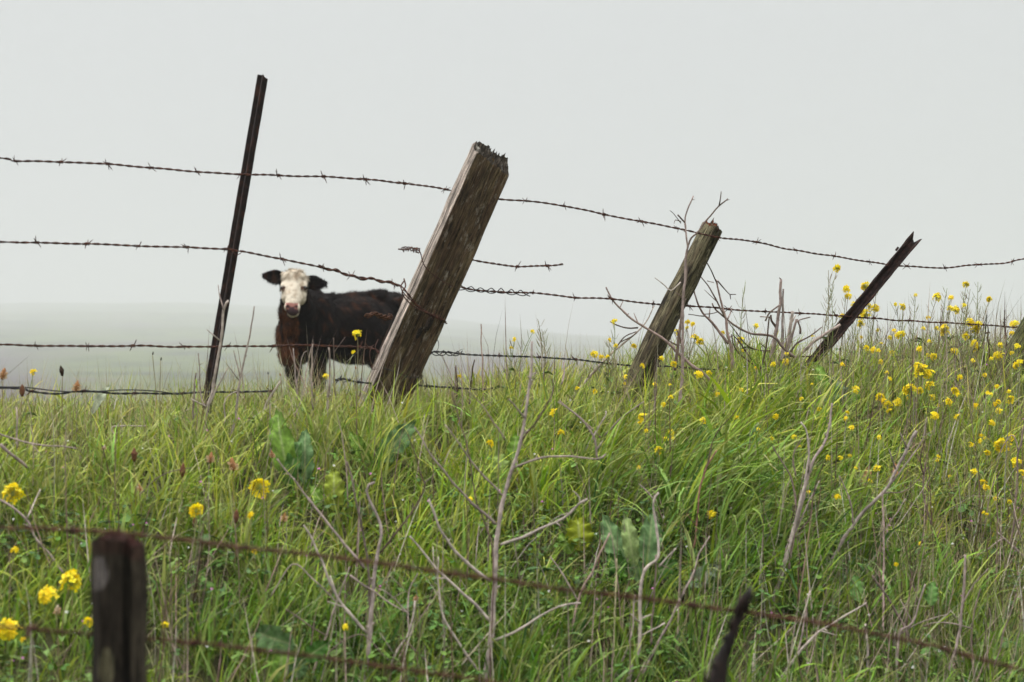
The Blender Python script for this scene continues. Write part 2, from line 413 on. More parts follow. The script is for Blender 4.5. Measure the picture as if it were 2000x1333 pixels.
# the round post with the lichen top
RB, RT = at(1232, 770, fence_y(1240)), at(1392, 440, fence_y(1390))
def rp_col(x, y, t, k):
    n2 = mnoise.noise(Vector((x * 50 + 14, y * 50, t * 4 + 2))); n3 = mnoise.noise(Vector((x * 110 + 9, y * 110, t * 9 + 5)))
    c = Vector((.13, .10, .06)).lerp(Vector((.27, .235, .14)), max(0, min(1, .5 + n2 * 1.3)))
    if n3 > .15: c = c.lerp(Vector((.045, .036, .028)), min(1, (n3 - .15) * 4))
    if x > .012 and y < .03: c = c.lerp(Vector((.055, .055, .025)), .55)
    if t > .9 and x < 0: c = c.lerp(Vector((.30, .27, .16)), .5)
    return tuple(c)
def cap_orange(X, Y):
    n = mnoise.noise(Vector((X * 70, Y * 70, 13)))
    return (.24, .06, .02) if n > -.05 else (.08, .055, .04)
circ = [(.045 * math.cos(-2 * math.pi * k / 36) * (1 + .10 * math.sin(3 * k * math.pi / 18)), .045 * math.sin(-2 * math.pi * k / 36)) for k in range(36)]
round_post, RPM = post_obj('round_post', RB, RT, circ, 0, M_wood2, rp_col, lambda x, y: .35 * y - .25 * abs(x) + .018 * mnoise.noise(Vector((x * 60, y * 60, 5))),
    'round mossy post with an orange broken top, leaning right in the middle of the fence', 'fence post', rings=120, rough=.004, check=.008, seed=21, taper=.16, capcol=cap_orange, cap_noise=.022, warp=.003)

# mossy post at the right edge of the picture
mossy, _ = post_obj('mossy_post', at(1944, 766, fence_y(1975, -.3)), at(2087, 516, fence_y(2090, -.3)), [(.05 * math.cos(-2 * math.pi * k / 30) * (1 + .12 * math.sin(k * .7)), .045 * math.sin(-2 * math.pi * k / 30)) for k in range(30)], 0, M_wood2,
    lambda x, y, t, k: tuple(Vector((.10, .09, .045)).lerp(Vector((.13, .15, .05)), .5 + .5 * mnoise.noise(Vector((x * 60, y * 60, t * 9))))), lambda x, y: .03 * mnoise.noise(Vector((x * 60, y * 60, 5))),
    'mossy leaning post cut off by the right edge of the picture', 'fence post', rings=60, rough=.006, check=.009, seed=31, cap_noise=.02)

# near post, out of focus
def np_col(x, y, t, k):
    c = Vector((.03, .022, .018)).lerp(Vector((.11, .09, .06)), .5 + .5 * mnoise.noise(Vector((x * 40, y * 40, t * 5))))
    if .010 < x < .020 and y < 0: c *= .35
    if ((x + .021) / .012) ** 2 + ((t - .9657) / .017) ** 2 < 1 - .3 * mnoise.noise(Vector((x * 200, t * 90, 1))) and y < 0: c = Vector((.20, .175, .165))
    if ((x + .012) / .010) ** 2 + ((t - .8707) / .02) ** 2 < 1 and y < 0: c = Vector((.19, .17, .10))
    if t > .985: c = c.lerp(Vector((.10, .035, .028)), .35)
    return tuple(c)
def nsec():
    pts = rect(.066, .06, 30, 12, .010)
    out = []
    for x, y in pts:
        if .008 < x < .022 and y < 0: y += .011 * (1 - abs(x - .015) / .007)
        out.append((x, y))
    return out
NY = 2.8
near_post, _ = post_obj('near_post', at(232, 2750, NY), at(231, 1046, NY), nsec(), R(4), M_wood3, np_col, lambda x, y: -.004 + .006 * mnoise.noise(Vector((x * 50, y * 50, 2))) + (-.010 if x > .018 else 0),
    'dark split post with a pale patch, nearest the viewer at the bottom left', 'fence post', rings=240, rough=.0075, check=.006, seed=41, capcol=lambda X, Y: (.09, .035, .028), cap_noise=.008)

# tall steel post: T section, stem towards the viewer, small studs
root = empty('steel_post', at(378, 945, fence_y(390)), 'tall thin dark steel post left of the cow, leaning slightly right', 'fence post')
b, t_ = at(378, 945, fence_y(390)), at(514, 149, fence_y(510))
ax = (t_ - b).normalized(); yv = Vector((0, 1, 0)); yv = (yv - ax * yv.dot(ax)).normalized(); xv = yv.cross(ax)
SM = Matrix((xv, yv, ax)).transposed() @ Matrix.Rotation(R(14), 3, 'Z'); root.rotation_euler = SM.to_euler(); Ls = (t_ - b).length
Tsec = [(-.0165, .012), (-.0165, .006), (-.0035, .004), (-.0028, -.016), (.0028, -.016), (.0035, .004), (.0165, .006), (.0165, .012)]
def extr(sec, z0, z1, n, mb, col=(1, 1, 1), topd=None, jit=0.0):
    m = len(sec); bb = len(mb.v)
    for i in range(n + 1):
        z = z0 + (z1 - z0) * i / n
        for x, y in sec:
            mb.v.append(Vector((x + random.uniform(-jit, jit), y + random.uniform(-jit, jit), z + (topd(x, y) if topd and i == n else 0)))); mb.c.append(col)
    for i in range(n):
        for k in range(m): mb.f.append((bb + i*m + k, bb + i*m + (k+1) % m, bb + (i+1)*m + (k+1) % m, bb + (i+1)*m + k))
    mb.f.append(tuple(bb + k for k in range(m))[::-1]); mb.f.append(tuple(bb + n*m + k for k in range(m)))
mb = MB(); extr(Tsec, 0, Ls, 40, mb, topd=lambda x, y: -.004 if x > 0 else .003, jit=.0004)
link(mb.mesh('post_bar', False), 'post_bar', M_post_rust, root)
for i in range(20):
    mb = MB(); extr([(-.0045, .0125), (-.0045, .0165), (.0045, .0165), (.0045, .0125)], .06 + i * .054, .072 + i * .054, 1, mb)
    link(mb.mesh('stud', False), 'stud', M_post_rust, root)

# rusty angle iron: V open to the viewer, notched end
root = empty('angle_iron_post', at(1500, 815, fence_y(1580)), 'rusty angle iron post with a notched end, leaning far right among yellow flowers', 'fence post')
b, t_ = Vector(root.location), at(1786, 468, fence_y(1780)); ax = (t_ - b).normalized(); yv = Vector((0, 1, 0)); yv = (yv - ax * yv.dot(ax)).normalized(); xv = yv.cross(ax)
AM = Matrix((xv, yv, ax)).transposed() @ Matrix.Rotation(R(-10), 3, 'Z'); root.rotation_euler = AM.to_euler(); La = (t_ - b).length
w_ = .022; tk = .0045; dp = .02
Vs = [(-w_, -dp), (-w_ + tk*1.2, -dp - .001), (-.006, .006), (.006, .006), (w_ - tk*1.2, -dp - .001), (w_, -dp), (.008, .013), (-.008, .013)]
mb = MB(); extr(Vs, 0, La, 34, mb, topd=lambda x, y: .022 * (abs(x) / w_) ** 1.5 - .010 + (.006 if x < 0 else 0) + random.uniform(-.002, .002), jit=.0015)
link(mb.mesh('iron_bar', False), 'iron_bar', M_post_rust2, root)
mb = MB(); extr([(-.031, -.022), (-.031, -.012), (-.024, -.010), (-.022, -.022)], La - .092, La - .078, 1, mb); link(mb.mesh('lug', False), 'lug', M_post_rust2, root)

# near broken stake at the bottom
root = empty('broken_stake', at(1385, 1400, NY), 'black broken metal stake poking up at the bottom, out of focus', 'stake')
mb = MB(); P_ = [at(1330, 2750, NY), at(1365, 1600, NY), at(1378, 1400, NY), at(1392, 1350, NY), at(1408, 1290, NY), at(1426, 1246, NY), at(1446, 1198, NY), at(1457, 1162, NY)]
mb.tube(P_, [.017, .017, .0165, .0165, .012, .0075, .0065, .0052], 9, rough=.3)
for _k in range(26):
    _i = random.randint(2, 6); _p = P_[_i].lerp(P_[_i + 1], random.random()) + Vector((random.uniform(-.012, .012), -.006, 0)) * (1.4 if _i < 4 else .6)
    mb.tube([_p, _p + Vector((random.uniform(-.008, .008), 0, random.uniform(.006, .022)))], [random.uniform(.002, .005), .001], 5)
mb.build('shaft', M_stake, root)
mb = MB(); mb.tube([at(1438, 1200, NY - .01), at(1449, 1176, NY - .01), at(1462, 1160, NY - .012), at(1467, 1150, NY)], [.004, .0075, .0065, .0025], 8, rough=.3); mb.build('bent_tip', M_stake, root)

# ------------------------------------------------------------------ barbed wire
def make_barb_mesh(i, mat):
    rr = random.Random(i); mb = MB()
    r = .0032
    pts = [Vector((.0045 * (k / 16 * 2 - 1), r * math.cos(k * .9), r * math.sin(k * .9))) for k in range(17)]
    mb.tube(pts, .0011, 5)
    for sx, q in ((-1, 0), (-1, 1), (1, 2), (1, 3)):
        a = q * 1.57 + rr.uniform(-.6, .6); Lb = rr.uniform(.010, .016)
        d = Vector((sx * rr.uniform(.1, .9), math.cos(a), math.sin(a))).normalized()
        p0 = Vector((sx * .003, math.cos(a) * .002, math.sin(a) * .002))
        mb.tube([p0, p0 + d * Lb * .6, p0 + d * Lb], [.0011, .001, .0003], 5)
    me = mb.mesh('barb'); me.materials.append(mat); return me
BARBS = [make_barb_mesh(i, M_wire) for i in range(6)]
BARBS_D = [make_barb_mesh(i + 9, M_wire_dark) for i in range(3)]
def wire(label, pts, barbs=(), mat=None, rs=.0019, helix=.0019, pitch=.062, name='barbed_wire', Yf=None, group='barbed wires of the ridge fence', wob=.0015, barbset=None, single=False, cat='wire'):
    """pts: (photo x, photo y[, offset from the fence line])"""
    mat = mat or M_wire; barbset = barbset or BARBS
    W3 = [at(p[0], p[1], (Yf(p[0]) if Yf else fence_y(p[0])) + (p[2] if len(p) > 2 else 0)) for p in pts]
    path = spline(W3, .007)
    path = [p + Vector((mnoise.noise(p * 9), mnoise.noise(p * 9 + Vector((5, 0, 0))), mnoise.noise(p * 9 + Vector((0, 5, 0))))) * wob * 2 for p in path]
    root = empty(name, W3[0], label, cat, group)
    s = 0; A = []; B = []; ph = random.uniform(0, 6)
    for i, p in enumerate(path):
        if i: s += (p - path[i - 1]).length
        t = (path[min(i + 1, len(path) - 1)] - path[max(0, i - 1)]).normalized()
        u = t.cross(Vector((0, 0, 1))).normalized(); w = u.cross(t)
        a = ph + 2 * math.pi * s / pitch * (1 + .0 * s)
        o = u * math.cos(a) * helix + w * math.sin(a) * helix
        A.append(p + o); B.append(p - o)
    mb = MB(); mb.tube(A, rs, 5)
    if not single: mb.tube(B, rs, 5)
    mb.build('strand', mat, root)
    xs = np.array([at_px(p)[0] for p in path])
    for j, bx in enumerate(barbs):
        i = int(np.argmin(abs(xs - bx)))
        t = (path[min(i + 1, len(path) - 1)] - path[max(0, i - 1)]).normalized()
        o = bpy.data.objects.new('barb', barbset[j % len(barbset)]); COL.objects.link(o); o.parent = root
        q = t.to_track_quat('X', 'Z'); o.rotation_mode = 'QUATERNION'
        o.rotation_quaternion = q @ Matrix.Rotation(random.uniform(0, 6.28), 3, 'X').to_quaternion()
        o.location = path[i] - Vector(root.location); k = random.uniform(1.0, 1.4); o.scale = (k, k, k)
    return root, path
def at_px(p): return (1000 + F * p.x / p.y, HOR - (p.z - CZ) * F / p.y)
def tangle(root, pts, rad, loops, r=.0012, mat=None, Yf=None, name='wire_coil', nn=2):
    mb = MB()
    for q in range(nn):
        W3 = [at(p[0], p[1], fence_y(p[0]) + (p[2] if len(p) > 2 else 0)) for p in pts]; path = spline(W3, .003); n = len(path); out = []
        ph = random.uniform(0, 6)
        for i, p in enumerate(path):
            t = (path[min(i + 1, n - 1)] - path[max(0, i - 1)]).normalized(); u = t.cross(Vector((0, 0, 1))).normalized(); w = u.cross(t)
            a = ph + 2 * math.pi * loops * i / n; rr = rad * (1 + .9 * mnoise.noise(Vector((i * .05, q * 3, 1))))
            out.append(p + (u * math.cos(a) + w * math.sin(a)) * rr)
        mb.tube(out, r, 5)
    return mb.build(name, mat or M_wire_dark, root)
def loose(root, pts, r, name, mat=None, taper=True, n=5):
    P_ = spline([at(p[0], p[1], fence_y(p[0]) + (p[2] if len(p) > 2 else 0)) for p in pts], .005); m = len(P_)
    mb = MB(); mb.tube(P_, [r * (1 - .6 * i / m if taper else 1) for i in range(m)], n); return mb.build(name, mat or M_wire, root)

FR = -.028; BK = .075
wire('topmost strand of rusty barbed wire, running past all the leaning posts', [(-420, 290), (-200, 296), (0, 309), (30, 315), (115, 317), (210, 321), (300, 328), (385, 336, -.01), (485, 341, FR), (540, 342, -.01), (635, 346), (720, 352), (800, 360, .03), (875, 371, BK), (930, 384, BK), (985, 390, BK), (1025, 393, .04), (1103, 403), (1180, 419), (1255, 434, -.02), (1320, 446, -.04), (1370, 457, -.062), (1410, 465, -.058), (1475, 473, -.02), (1555, 490), (1630, 501), (1700, 512, .02), (1740, 519, .045), (1775, 521, .03), (1845, 523), (1910, 517), (1965, 514), (2000, 507), (2120, 492), (2400, 470)],
     [-150, -60, 30, 118, 208, 298, 384, 470, 544, 633, 713, 790, 868, 1025, 1103, 1178, 1254, 1324, 1400, 1478, 1556, 1629, 1698, 1771, 1845, 1912, 1977, 2060, 2150])
wB, _ = wire('second strand of barbed wire, sagging over the cow toward the timber post', [(-400, 468), (0, 473), (30, 474), (70, 475), (170, 477), (270, 481), (365, 484, -.01), (440, 487, -.02), (461, 491, FR), (480, 493, -.02), (550, 507), (625, 522), (660, 531), (690, 540), (740, 548), (780, 557, -.05), (795, 572, -.09), (815, 598, -.085), (835, 612, -.08), (865, 624, -.06), (873, 632, 0)],
     [-130, -30, 72, 170, 270, 366, 444, 550, 627, 688, 770, 845])
tangle(wB, [(622, 521), (660, 530), (690, 541), (735, 547), (778, 557, -.04)], .0050, 4.5, .0023, M_wire, name='wrapped_wire')
loose(wB, [(452, 488, -.02), (456, 494, -.032), (463, 498, -.034), (470, 495, -.032), (473, 490, -.02)], .0020, 'wire_clip')
loose(wB, [(790, 548, -.03), (783, 562, -.085), (795, 580, -.09), (825, 603, -.086), (862, 628, -.07)], .0026, 'wrap_loop')
loose(wB, [(789, 545, -.03), (792, 560, -.07), (786, 575, -.088), (810, 600, -.088), (850, 616, -.075), (872, 612, 0)], .0026, 'wrap_loop')
wB2, _ = wire('middle strand of barbed wire with a dark tangle beside the timber post', [(892, 562, -.05), (900, 561, -.02), (920, 565), (960, 569), (1000, 571), (1045, 573), (1120, 581), (1195, 585), (1270, 594, .02), (1310, 597, .06), (1345, 598, .04), (1420, 604), (1495, 609), (1560, 612), (1635, 617, .03), (1665, 619, .05), (1700, 622, .02), (1770, 627), (1840, 630), (1925, 635), (2000, 640), (2150, 648), (2400, 655)],
     [1043, 1122, 1196, 1277, 1345, 1422, 1495, 1562, 1634, 1706, 1776, 1846, 1920, 1990, 2060, 2140])
tangle(wB2, [(897, 562), (930, 566), (970, 569), (1010, 572), (1036, 576)], .0085, 3.6, .0017, name='dark_wire_coil', nn=2)
loose(wB2, [(778, 487, 0), (792, 488, -.03), (806, 485, -.05), (820, 492, -.075), (827, 515, -.085), (840, 532, -.082), (868, 552, -.075), (892, 563, -.05)], .0024, 'wrap_loop')
tangle(wB2, [(786, 488), (796, 486, -.02), (812, 489, -.04), (818, 490, -.06)], .008, 3.5, .0020, M_wire, name='frayed_end')
loose(wB2, [(898, 560, -.02), (901, 545, -.02)], .0013, 'loose_end', M_wire_dark)
loose(wB2, [(896, 565, -.02), (888, 580, -.02), (882, 594, -.02)], .0013, 'loose_end', M_wire_dark)
wire('short broken length of wire ending in mid air right of the timber post', [(905, 498, .06), (922, 508, .03), (960, 515), (1010, 522), (1045, 521), (1078, 519), (1100, 516)], [1012, 1068], pitch=.05)
wC, _ = wire('third strand of barbed wire crossing in front of the cow, left of the timber post', [(-400, 668), (0, 674), (70, 675), (170, 677), (260, 676), (360, 678), (425, 677, FR), (445, 676, -.02), (535, 676), (610, 675), (690, 678), (728, 681, -.04), (741, 690, -.07)],
     [-130, -30, 70, 172, 261, 358, 442, 535, 612, 700, 722])
loose(wC, [(726, 678, -.06), (722, 690, -.07), (724, 708, -.075), (728, 722, -.08), (738, 720, -.085)], .0018, 'hanging_end')
loose(wC, [(738, 664, -.04), (733, 680, -.07), (742, 695, -.085), (736, 712, -.09)], .0013, 'hanging_end')
loose(wC, [(744, 718, -.085), (770, 726, -.09), (800, 737, -.08), (818, 737, -.05)], .0015, 'wrap_loop', M_wire_dark)
wC2, _ = wire('lower dark strand of barbed wire from the timber post to the round post', [(840, 690, 0), (850, 688), (880, 690), (900, 692), (975, 695), (1050, 698), (1125, 702), (1165, 707), (1240, 715, .05), (1300, 716, .05), (1420, 724), (1560, 733), (1700, 742), (1850, 750), (2050, 760)], [975, 1052, 1126, 1190, 1338, 1410], mat=M_wire_dark, pitch=.05)
tangle(wC2, [(838, 690), (860, 690), (880, 691), (903, 691)], .0085, 2.4, .0017, name='dark_wire_coil')
loose(wC2, [(848, 655, 0), (856, 668, .0), (856, 680, 0), (850, 690, 0)], .0015, 'loose_end', M_wire_dark)
loose(wC2, [(893, 691), (899, 684), (906, 682)], .0011, 'loose_end', M_wire_dark)
wD, _ = wire('lowest strand of barbed wire lying in the grass at the foot of the steel post', [(-400, 755), (0, 759), (60, 765), (110, 769), (160, 764), (230, 768), (300, 768), (360, 768), (410, 767, -.03), (480, 766), (535, 764)], [60, 165, 262, 352, 462, 528], mat=M_wire_dark)
loose(wD, [(-100, 752), (0, 756), (50, 757), (110, 764), (170, 766), (240, 762), (300, 764), (350, 771)], .0018, 'spare_wire', M_wire_dark, False)
wire('dark scrap of barbed wire in the grass right of the foot of the timber post', [(800, 752, .02), (830, 754), (870, 757), (910, 760), (945, 761), (962, 757)], [838, 885, 940], mat=M_wire_dark, barbset=BARBS_D)
wire('frayed scrap of brown wire between the cow and the foot of the timber post', [(655, 744), (672, 741), (690, 745), (715, 748), (735, 750)], [664, 682, 700], mat=M_wire_dark, barbset=BARBS_D)
rt, _ = wire("bunch of frayed red brown hair sticking out left of the timber post", [(712, 618, .02), (730, 613, .0), (748, 618, -.02), (765, 622, -.03)], [], rs=.003, helix=.005, mat=M_wire_near, pitch=.03, name="hair_bundle")  # hair bundle at the post, modelled with twisted wire strands and brown wire material
tangle(rt, [(716, 618, .01), (732, 614), (752, 621, -.01), (766, 617, -.02)], .008, 3, .0016, M_wire_near, name='frayed_end', nn=4)
nY = lambda x: NY - .045
wire('blurred rusty foreground wire passing over the top of the near post', [(-400, 1018), (0, 1031), (100, 1033), (185, 1036, .0), (232, 1038, .0), (280, 1044), (400, 1059), (500, 1072), (700, 1095), (900, 1122), (1000, 1137), (1200, 1163), (1400, 1188, .03), (1460, 1196, .05), (1600, 1216), (1800, 1257), (2000, 1311), (2300, 1395)], [-60, 150, 470, 905, 1350, 1845], Yf=nY, rs=.0018, helix=.0017, mat=M_wire_near, group='near wires')
wire('blurred lower foreground wire, behind the near post and leaving at the bottom edge', [(-400, 1215), (0, 1226), (40, 1228), (150, 1236, .06), (232, 1243, .14), (300, 1250, .06), (450, 1262), (600, 1282), (750, 1303), (870, 1320), (950, 1333), (1200, 1375)], [60, 380, 760], Yf=nY, rs=.0016, helix=.0015, mat=M_wire_near, group='near wires')

# ------------------------------------------------------------------ cow
def build_cow():
    GZ = CZ - .60; O = Vector((-1.83, 17.6, GZ))
    root = empty('cow', O, 'black cow with a white face standing beyond the fence and looking at the viewer', 'cow')
    bk = Vector((.60, .80, 0)); sd_ = Vector((.80, -.60, 0)); up = Vector((0, 0, 1))   # back along the body, across it, up
    B = lambda u, v, w: bk * u + sd_ * v + up * w
    RB3 = Matrix((bk, sd_, up)).transposed()
    bm = bmesh.new()
    def ell(c, r, rot=None):
        m = Matrix.Translation(c) @ (rot.to_4x4() if rot else Matrix.Identity(4)) @ Matrix.Diagonal((*r, 1))
        bmesh.ops.create_icosphere(bm, subdivisions=3, radius=1, matrix=m)
    def cap(p0, r0, p1, r1, n=7):
        p0 = Vector(p0); p1 = Vector(p1)
        for i in range(n + 1):
            t = i / n; ell(p0.lerp(p1, t), [r0 + (r1 - r0) * t] * 3)
    def chain(pts):
        for (a, ra), (b, rb) in zip(pts[:-1], pts[1:]): cap(a, ra, b, rb, max(3, int((Vector(b) - Vector(a)).length / (min(ra, rb) * .45))))
    # trunk
    ell(B(.62, 0, .87), (.66, .285, .300), RB3)
    ell(B(.70, 0, .83), (.50, .295, .285), RB3)      # belly
    ell(B(.04, 0, .90), (.27, .235, .325), RB3)      # shoulders
    ell(B(-.10, 0, .78), (.20, .185, .24), RB3)      # chest
    ell(B(-.16, 0, .66), (.13, .12, .15), RB3)       # brisket
    ell(B(1.16, 0, .93), (.30, .255, .285), RB3)     # rump
    for s in (-1, 1):
        ell(B(1.10, s * .19, 1.10), (.10, .06, .07), RB3)   # hip bones
        ell(B(.06, s * .16, .88), (.17, .10, .27), RB3)     # shoulder blades
        ell(B(1.20, s * .14, .75), (.20, .11, .25), RB3)    # thighs
    chain([(B(.06, 0, 1.10), .075), (B(.5, 0, 1.125), .06), (B(1.05, 0, 1.165), .07), (B(1.36, 0, 1.10), .06)])   # topline
    # legs
    def leg(u, v, front):
        if front:
            chain([(B(u, v, .72), .105), (B(u - .01, v, .52), .072), (B(u, v, .40), .056), (B(u, v, .36), .058), (B(u + .01, v, .30), .042), (B(u + .01, v, .14), .036), (B(u - .01, v, .09), .042), (B(u - .03, v, .04), .050)])
        else:
            chain([(B(u, v, .72), .14), (B(u - .06, v, .58), .09), (B(u + .09, v, .43), .055), (B(u + .10, v, .38), .050), (B(u + .04, v, .14), .036), (B(u + .02, v, .09), .042), (B(u - .01, v, .04), .050)])
        ell(B(u - .04 if front else u - .02, v, .028), (.068, .05, .03), RB3)
    leg(-.02, -.115, True); leg(.05, .115, True); leg(1.18, -.13, False); leg(1.30, .13, False)
    # neck and head: the head is turned to face the viewer
    hd = Vector((-.040, -.47, 1.240))
    chain([(B(.02, 0, .95), .20), (Vector((-.045, -.20, 1.00)), .165), (Vector((-.045, -.36, 1.11)), .120)])
    chain([(Vector((-.075, -.14, .78)), .12), (Vector((-.07, -.28, .92)), .085), (Vector((-.066, -.38, 1.05)), .065)])   # throat and dewlap
    ell(hd + Vector((0, .015, .005)), (.116, .12, .105))
    ell(hd + Vector((0, -.035, .058)), (.094, .075, .064))              # poll
    for s in (-1, 1):
        ell(hd + Vector((s * .078, -.045, -.03)), (.042, .055, .050))   # eye ridges
        ell(hd + Vector((s * .062, -.02, -.10)), (.048, .085, .085))    # cheeks
        ell(hd + Vector((s * .040, -.172, -.205)), (.028, .036, .032))  # nostril wings
    chain([(hd + Vector((0, -.04, -.02)), .099), (hd + Vector((0, -.10, -.11)), .082), (hd + Vector((0, -.145, -.185)), .064), (hd + Vector((0, -.155, -.222)), .058)])
    ell(hd + Vector((0, -.125, -.255)), (.050, .055, .035))             # chin
    chain([(hd + Vector((0, -.0, -.15)), .055), (hd + Vector((0, -.10, -.24)), .04)])
    # ears: cupped leaves held out sideways
    for s, dz, rz in ((-1, .052, .10), (1, .020, -.12)):
        for i in range(9):
            t = i / 8
            c = hd + Vector((s * (.10 + .165 * t), .02 - .01 * t, dz - .0 + rz * .18 * t))
            hgt = .022 + .047 * math.sin(math.pi * min(1, .12 + .95 * t) ** .9) ** .8
            ell(c, (.020, .011, hgt))
            ell(c + Vector((0, -.012, -hgt * .75)), (.017, .012, .010)); ell(c + Vector((0, -.012, hgt * .75)), (.017, .012, .010))
    # tail
    chain([(B(1.40, 0, 1.08), .03), (B(1.46, 0, .90), .022), (B(1.47, .01, .55), .016), (B(1.47, .0, .35), .032), (B(1.47, 0, .22), .012)])
    me = bpy.data.meshes.new('cow_tmp'); bm.to_mesh(me); bm.free()
    o = bpy.data.objects.new('cow_tmp', me); COL.objects.link(o)
    m = o.modifiers.new('r', 'REMESH'); m.mode = 'VOXEL'; m.voxel_size = .0095
    s_ = o.modifiers.new('s', 'SMOOTH'); s_.factor = .5; s_.iterations = 4
    dg = bpy.context.evaluated_depsgraph_get(); dg.update()
    body = bpy.data.meshes.new_from_object(o.evaluated_get(dg)); body.name = 'body'
    bpy.data.objects.remove(o); bpy.data.meshes.remove(me)
    n = len(body.vertices); co = np.empty(n * 3, dtype=np.float32); body.vertices.foreach_get('co', co); co = co.reshape(-1, 3)
    no = np.empty(n * 3, dtype=np.float32); body.vertex_normals.foreach_get('vector', no); no = no.reshape(-1, 3)
    d = np.array([.010 * mnoise.noise(Vector(p) * 9) + .006 * mnoise.noise(Vector(p) * 30) if p[2] < 1.12 or p[1] > -.3 else .002 * mnoise.noise(Vector(p) * 25) for p in co.tolist()])
    co2 = co + no * d[:, None]; body.vertices.foreach_set('co', co2.astype(np.float32).ravel())
    H = np.array(hd); q = co - H
    def color(p, nn, q):
        n1 = mnoise.noise(Vector(p) * 5); n2 = mnoise.noise(Vector((p[0] * 22, p[1] * 22, p[2] * 9)))
        black = Vector((.003, .0017, .0015)); brown = Vector((.055, .019, .007))
        k = -.18 + .35 * n1 + .85 * n2
        # chest and foreleg fronts are redder
        if p[1] < -.02 and p[2] < 1.08 and p[0] < .02: k += .95 + .7 * n2 if p[0] < -.02 else .2
        c = black.lerp(brown, max(0, min(1, k)))
        if q[2] > -.36 and p[1] < -.30 and p[2] > .93:
            e_ = abs(q[0]); jig = .008 * mnoise.noise(Vector(p) * 40)
            if e_ > .126 + jig:                               # ear
                if nn[1] < -.35 and e_ > .14: c = black.lerp(Vector((.05, .02, .01)), max(0, min(.8, -.1 + 1.0 * n2)))
                else: c = black
                return tuple(c)
            edge = .006 * mnoise.noise(Vector(p) * 60)
            wz = .112 if q[2] > -.06 else .112 - (-.06 - q[2]) * .12
            front = q[1] < (.03 if q[2] > -.02 else .01 - (-.02 - q[2]) * .25)
            if front and e_ < wz + edge:
                n4 = mnoise.noise(Vector(p) * 34); c = Vector((.60, .53, .43)).lerp(Vector((.30, .21, .135)), max(0, min(.8, .9 * n4 + .5 * n2 + (.15 if q[2] > .03 else 0))))
                if q[2] < -.17 and e_ < .053 and q[1] < -.16:
                    c = Vector((.30, .135, .115)) * (1 + .2 * n2)        # pink nose
                    if e_ < .024 and q[2] < -.20: c = Vector((.06, .035, .04))
                    if q[2] < -.228: c = Vector((.05, .03, .035))
                    if ((e_ - .038) / .016) ** 2 + ((q[2] + .200) / .011) ** 2 < 1: c = Vector((.03, .012, .012))
                if ((e_ - .088) / .022) ** 2 + ((q[2] + .038) / .019) ** 2 < 1: c = Vector((.06, .03, .02))
            elif q[2] < -.225 and q[1] < -.06: c = Vector((.42, .37, .30))
        return tuple(c)
    cols = np.array([color(p, nn, qq) for p, nn, qq in zip(co.tolist(), no.tolist(), q.tolist())])
    hoof = co[:, 2] < .055; cols[hoof] = (.02, .017, .015)
    set_col(body, cols); body.polygons.foreach_set('use_smooth', [True] * len(body.polygons)); body.update()
    m, N, L, b = new_mat('cow_hide')
    a = N.new('ShaderNodeAttribute'); a.attribute_name = 'Col'; L.new(a.outputs['Color'], b.inputs['Base Color'])
    b.inputs['Roughness'].default_value = .8; b.inputs['Specular IOR Level'].default_value = .06
    link(body, 'body', m, root)
    # eyes
    me_, N, L, b = new_mat('eye_dark'); b.inputs['Base Color'].default_value = (.006, .004, .003, 1); b.inputs['Roughness'].default_value = .12
    for s in (-1, 1):
        bm = bmesh.new(); bmesh.ops.create_uvsphere(bm, u_segments=16, v_segments=10, radius=.021)
        e_ = bpy.data.meshes.new('eye'); bm.to_mesh(e_); bm.free(); ob = link(e_, 'eye', me_, root); ob.location = hd + Vector((s * .094, -.078, -.038))
    # hair: short tapered tufts, one mesh
    ne = len(body.polygons); pick = rng.choice(n, min(n, 60000))
    P = co2[pick]; Nn = no[pick]; C = cols[pick].copy(); Q = P - H
    face = (C[:, 0] > .24)
    keep = ~((C[:, 0] > .12) & ~face) & (P[:, 2] > .06) & ~((Q[:, 2] < -.17) & (Q[:, 1] < -.14))
    P, Nn, C, Q, face = P[keep], Nn[keep], C[keep], Q[keep], face[keep]; k = len(P)
    # growth direction: back and down on the body, down the face, swirled by noise
    g = np.tile(np.array(B(.6, 0, -.55)), (k, 1)); g[P[:, 1] < -.05] = (0, -.1, -1); g[face] = (0, -.3, -.6)
    curl = np.array([[mnoise.noise(Vector(p) * 14), mnoise.noise(Vector(p) * 14 + Vector((9, 0, 0))), mnoise.noise(Vector(p) * 14 + Vector((0, 9, 0)))] for p in P.tolist()])
    g = g + curl * 1.6 + rng.normal(0, .25, (k, 3)); g -= Nn * (g * Nn).sum(1)[:, None]; g /= np.linalg.norm(g, axis=1)[:, None] + 1e-6
    poll = face & (Q[:, 2] > .045)
    lift = np.where(poll, 1.1, np.where(face, .35, .55))[:, None]
    d_ = g + Nn * lift; d_ /= np.linalg.norm(d_, axis=1)[:, None]
    Ln = np.where(poll, .034, np.where(face, .018, .038)) * rng.uniform(.6, 1.4, k)
    ear = (P[:, 2] > 1.15) & (P[:, 1] < -.3) & (np.abs(Q[:, 0]) > .115); Ln[ear] *= .6
    Ln = Ln[:, None]
    wv = np.cross(d_, Nn); wv /= np.linalg.norm(wv, axis=1)[:, None] + 1e-6; wd = rng.uniform(.0016, .0032, k)[:, None]
    p0 = P - Nn * .004; p1 = p0 + d_ * Ln * .55; d2 = d_ * .5 + g * .7; d2 /= np.linalg.norm(d2, axis=1)[:, None]; p2 = p1 + d2 * Ln * .5
    V = np.stack([p0 - wv * wd, p0 + wv * wd, p1 + wv * wd * .7, p1 - wv * wd * .7, p2 + wv * wd * .12, p2 - wv * wd * .12], 1).reshape(-1, 3)
    i0 = np.arange(k)[:, None] * 6
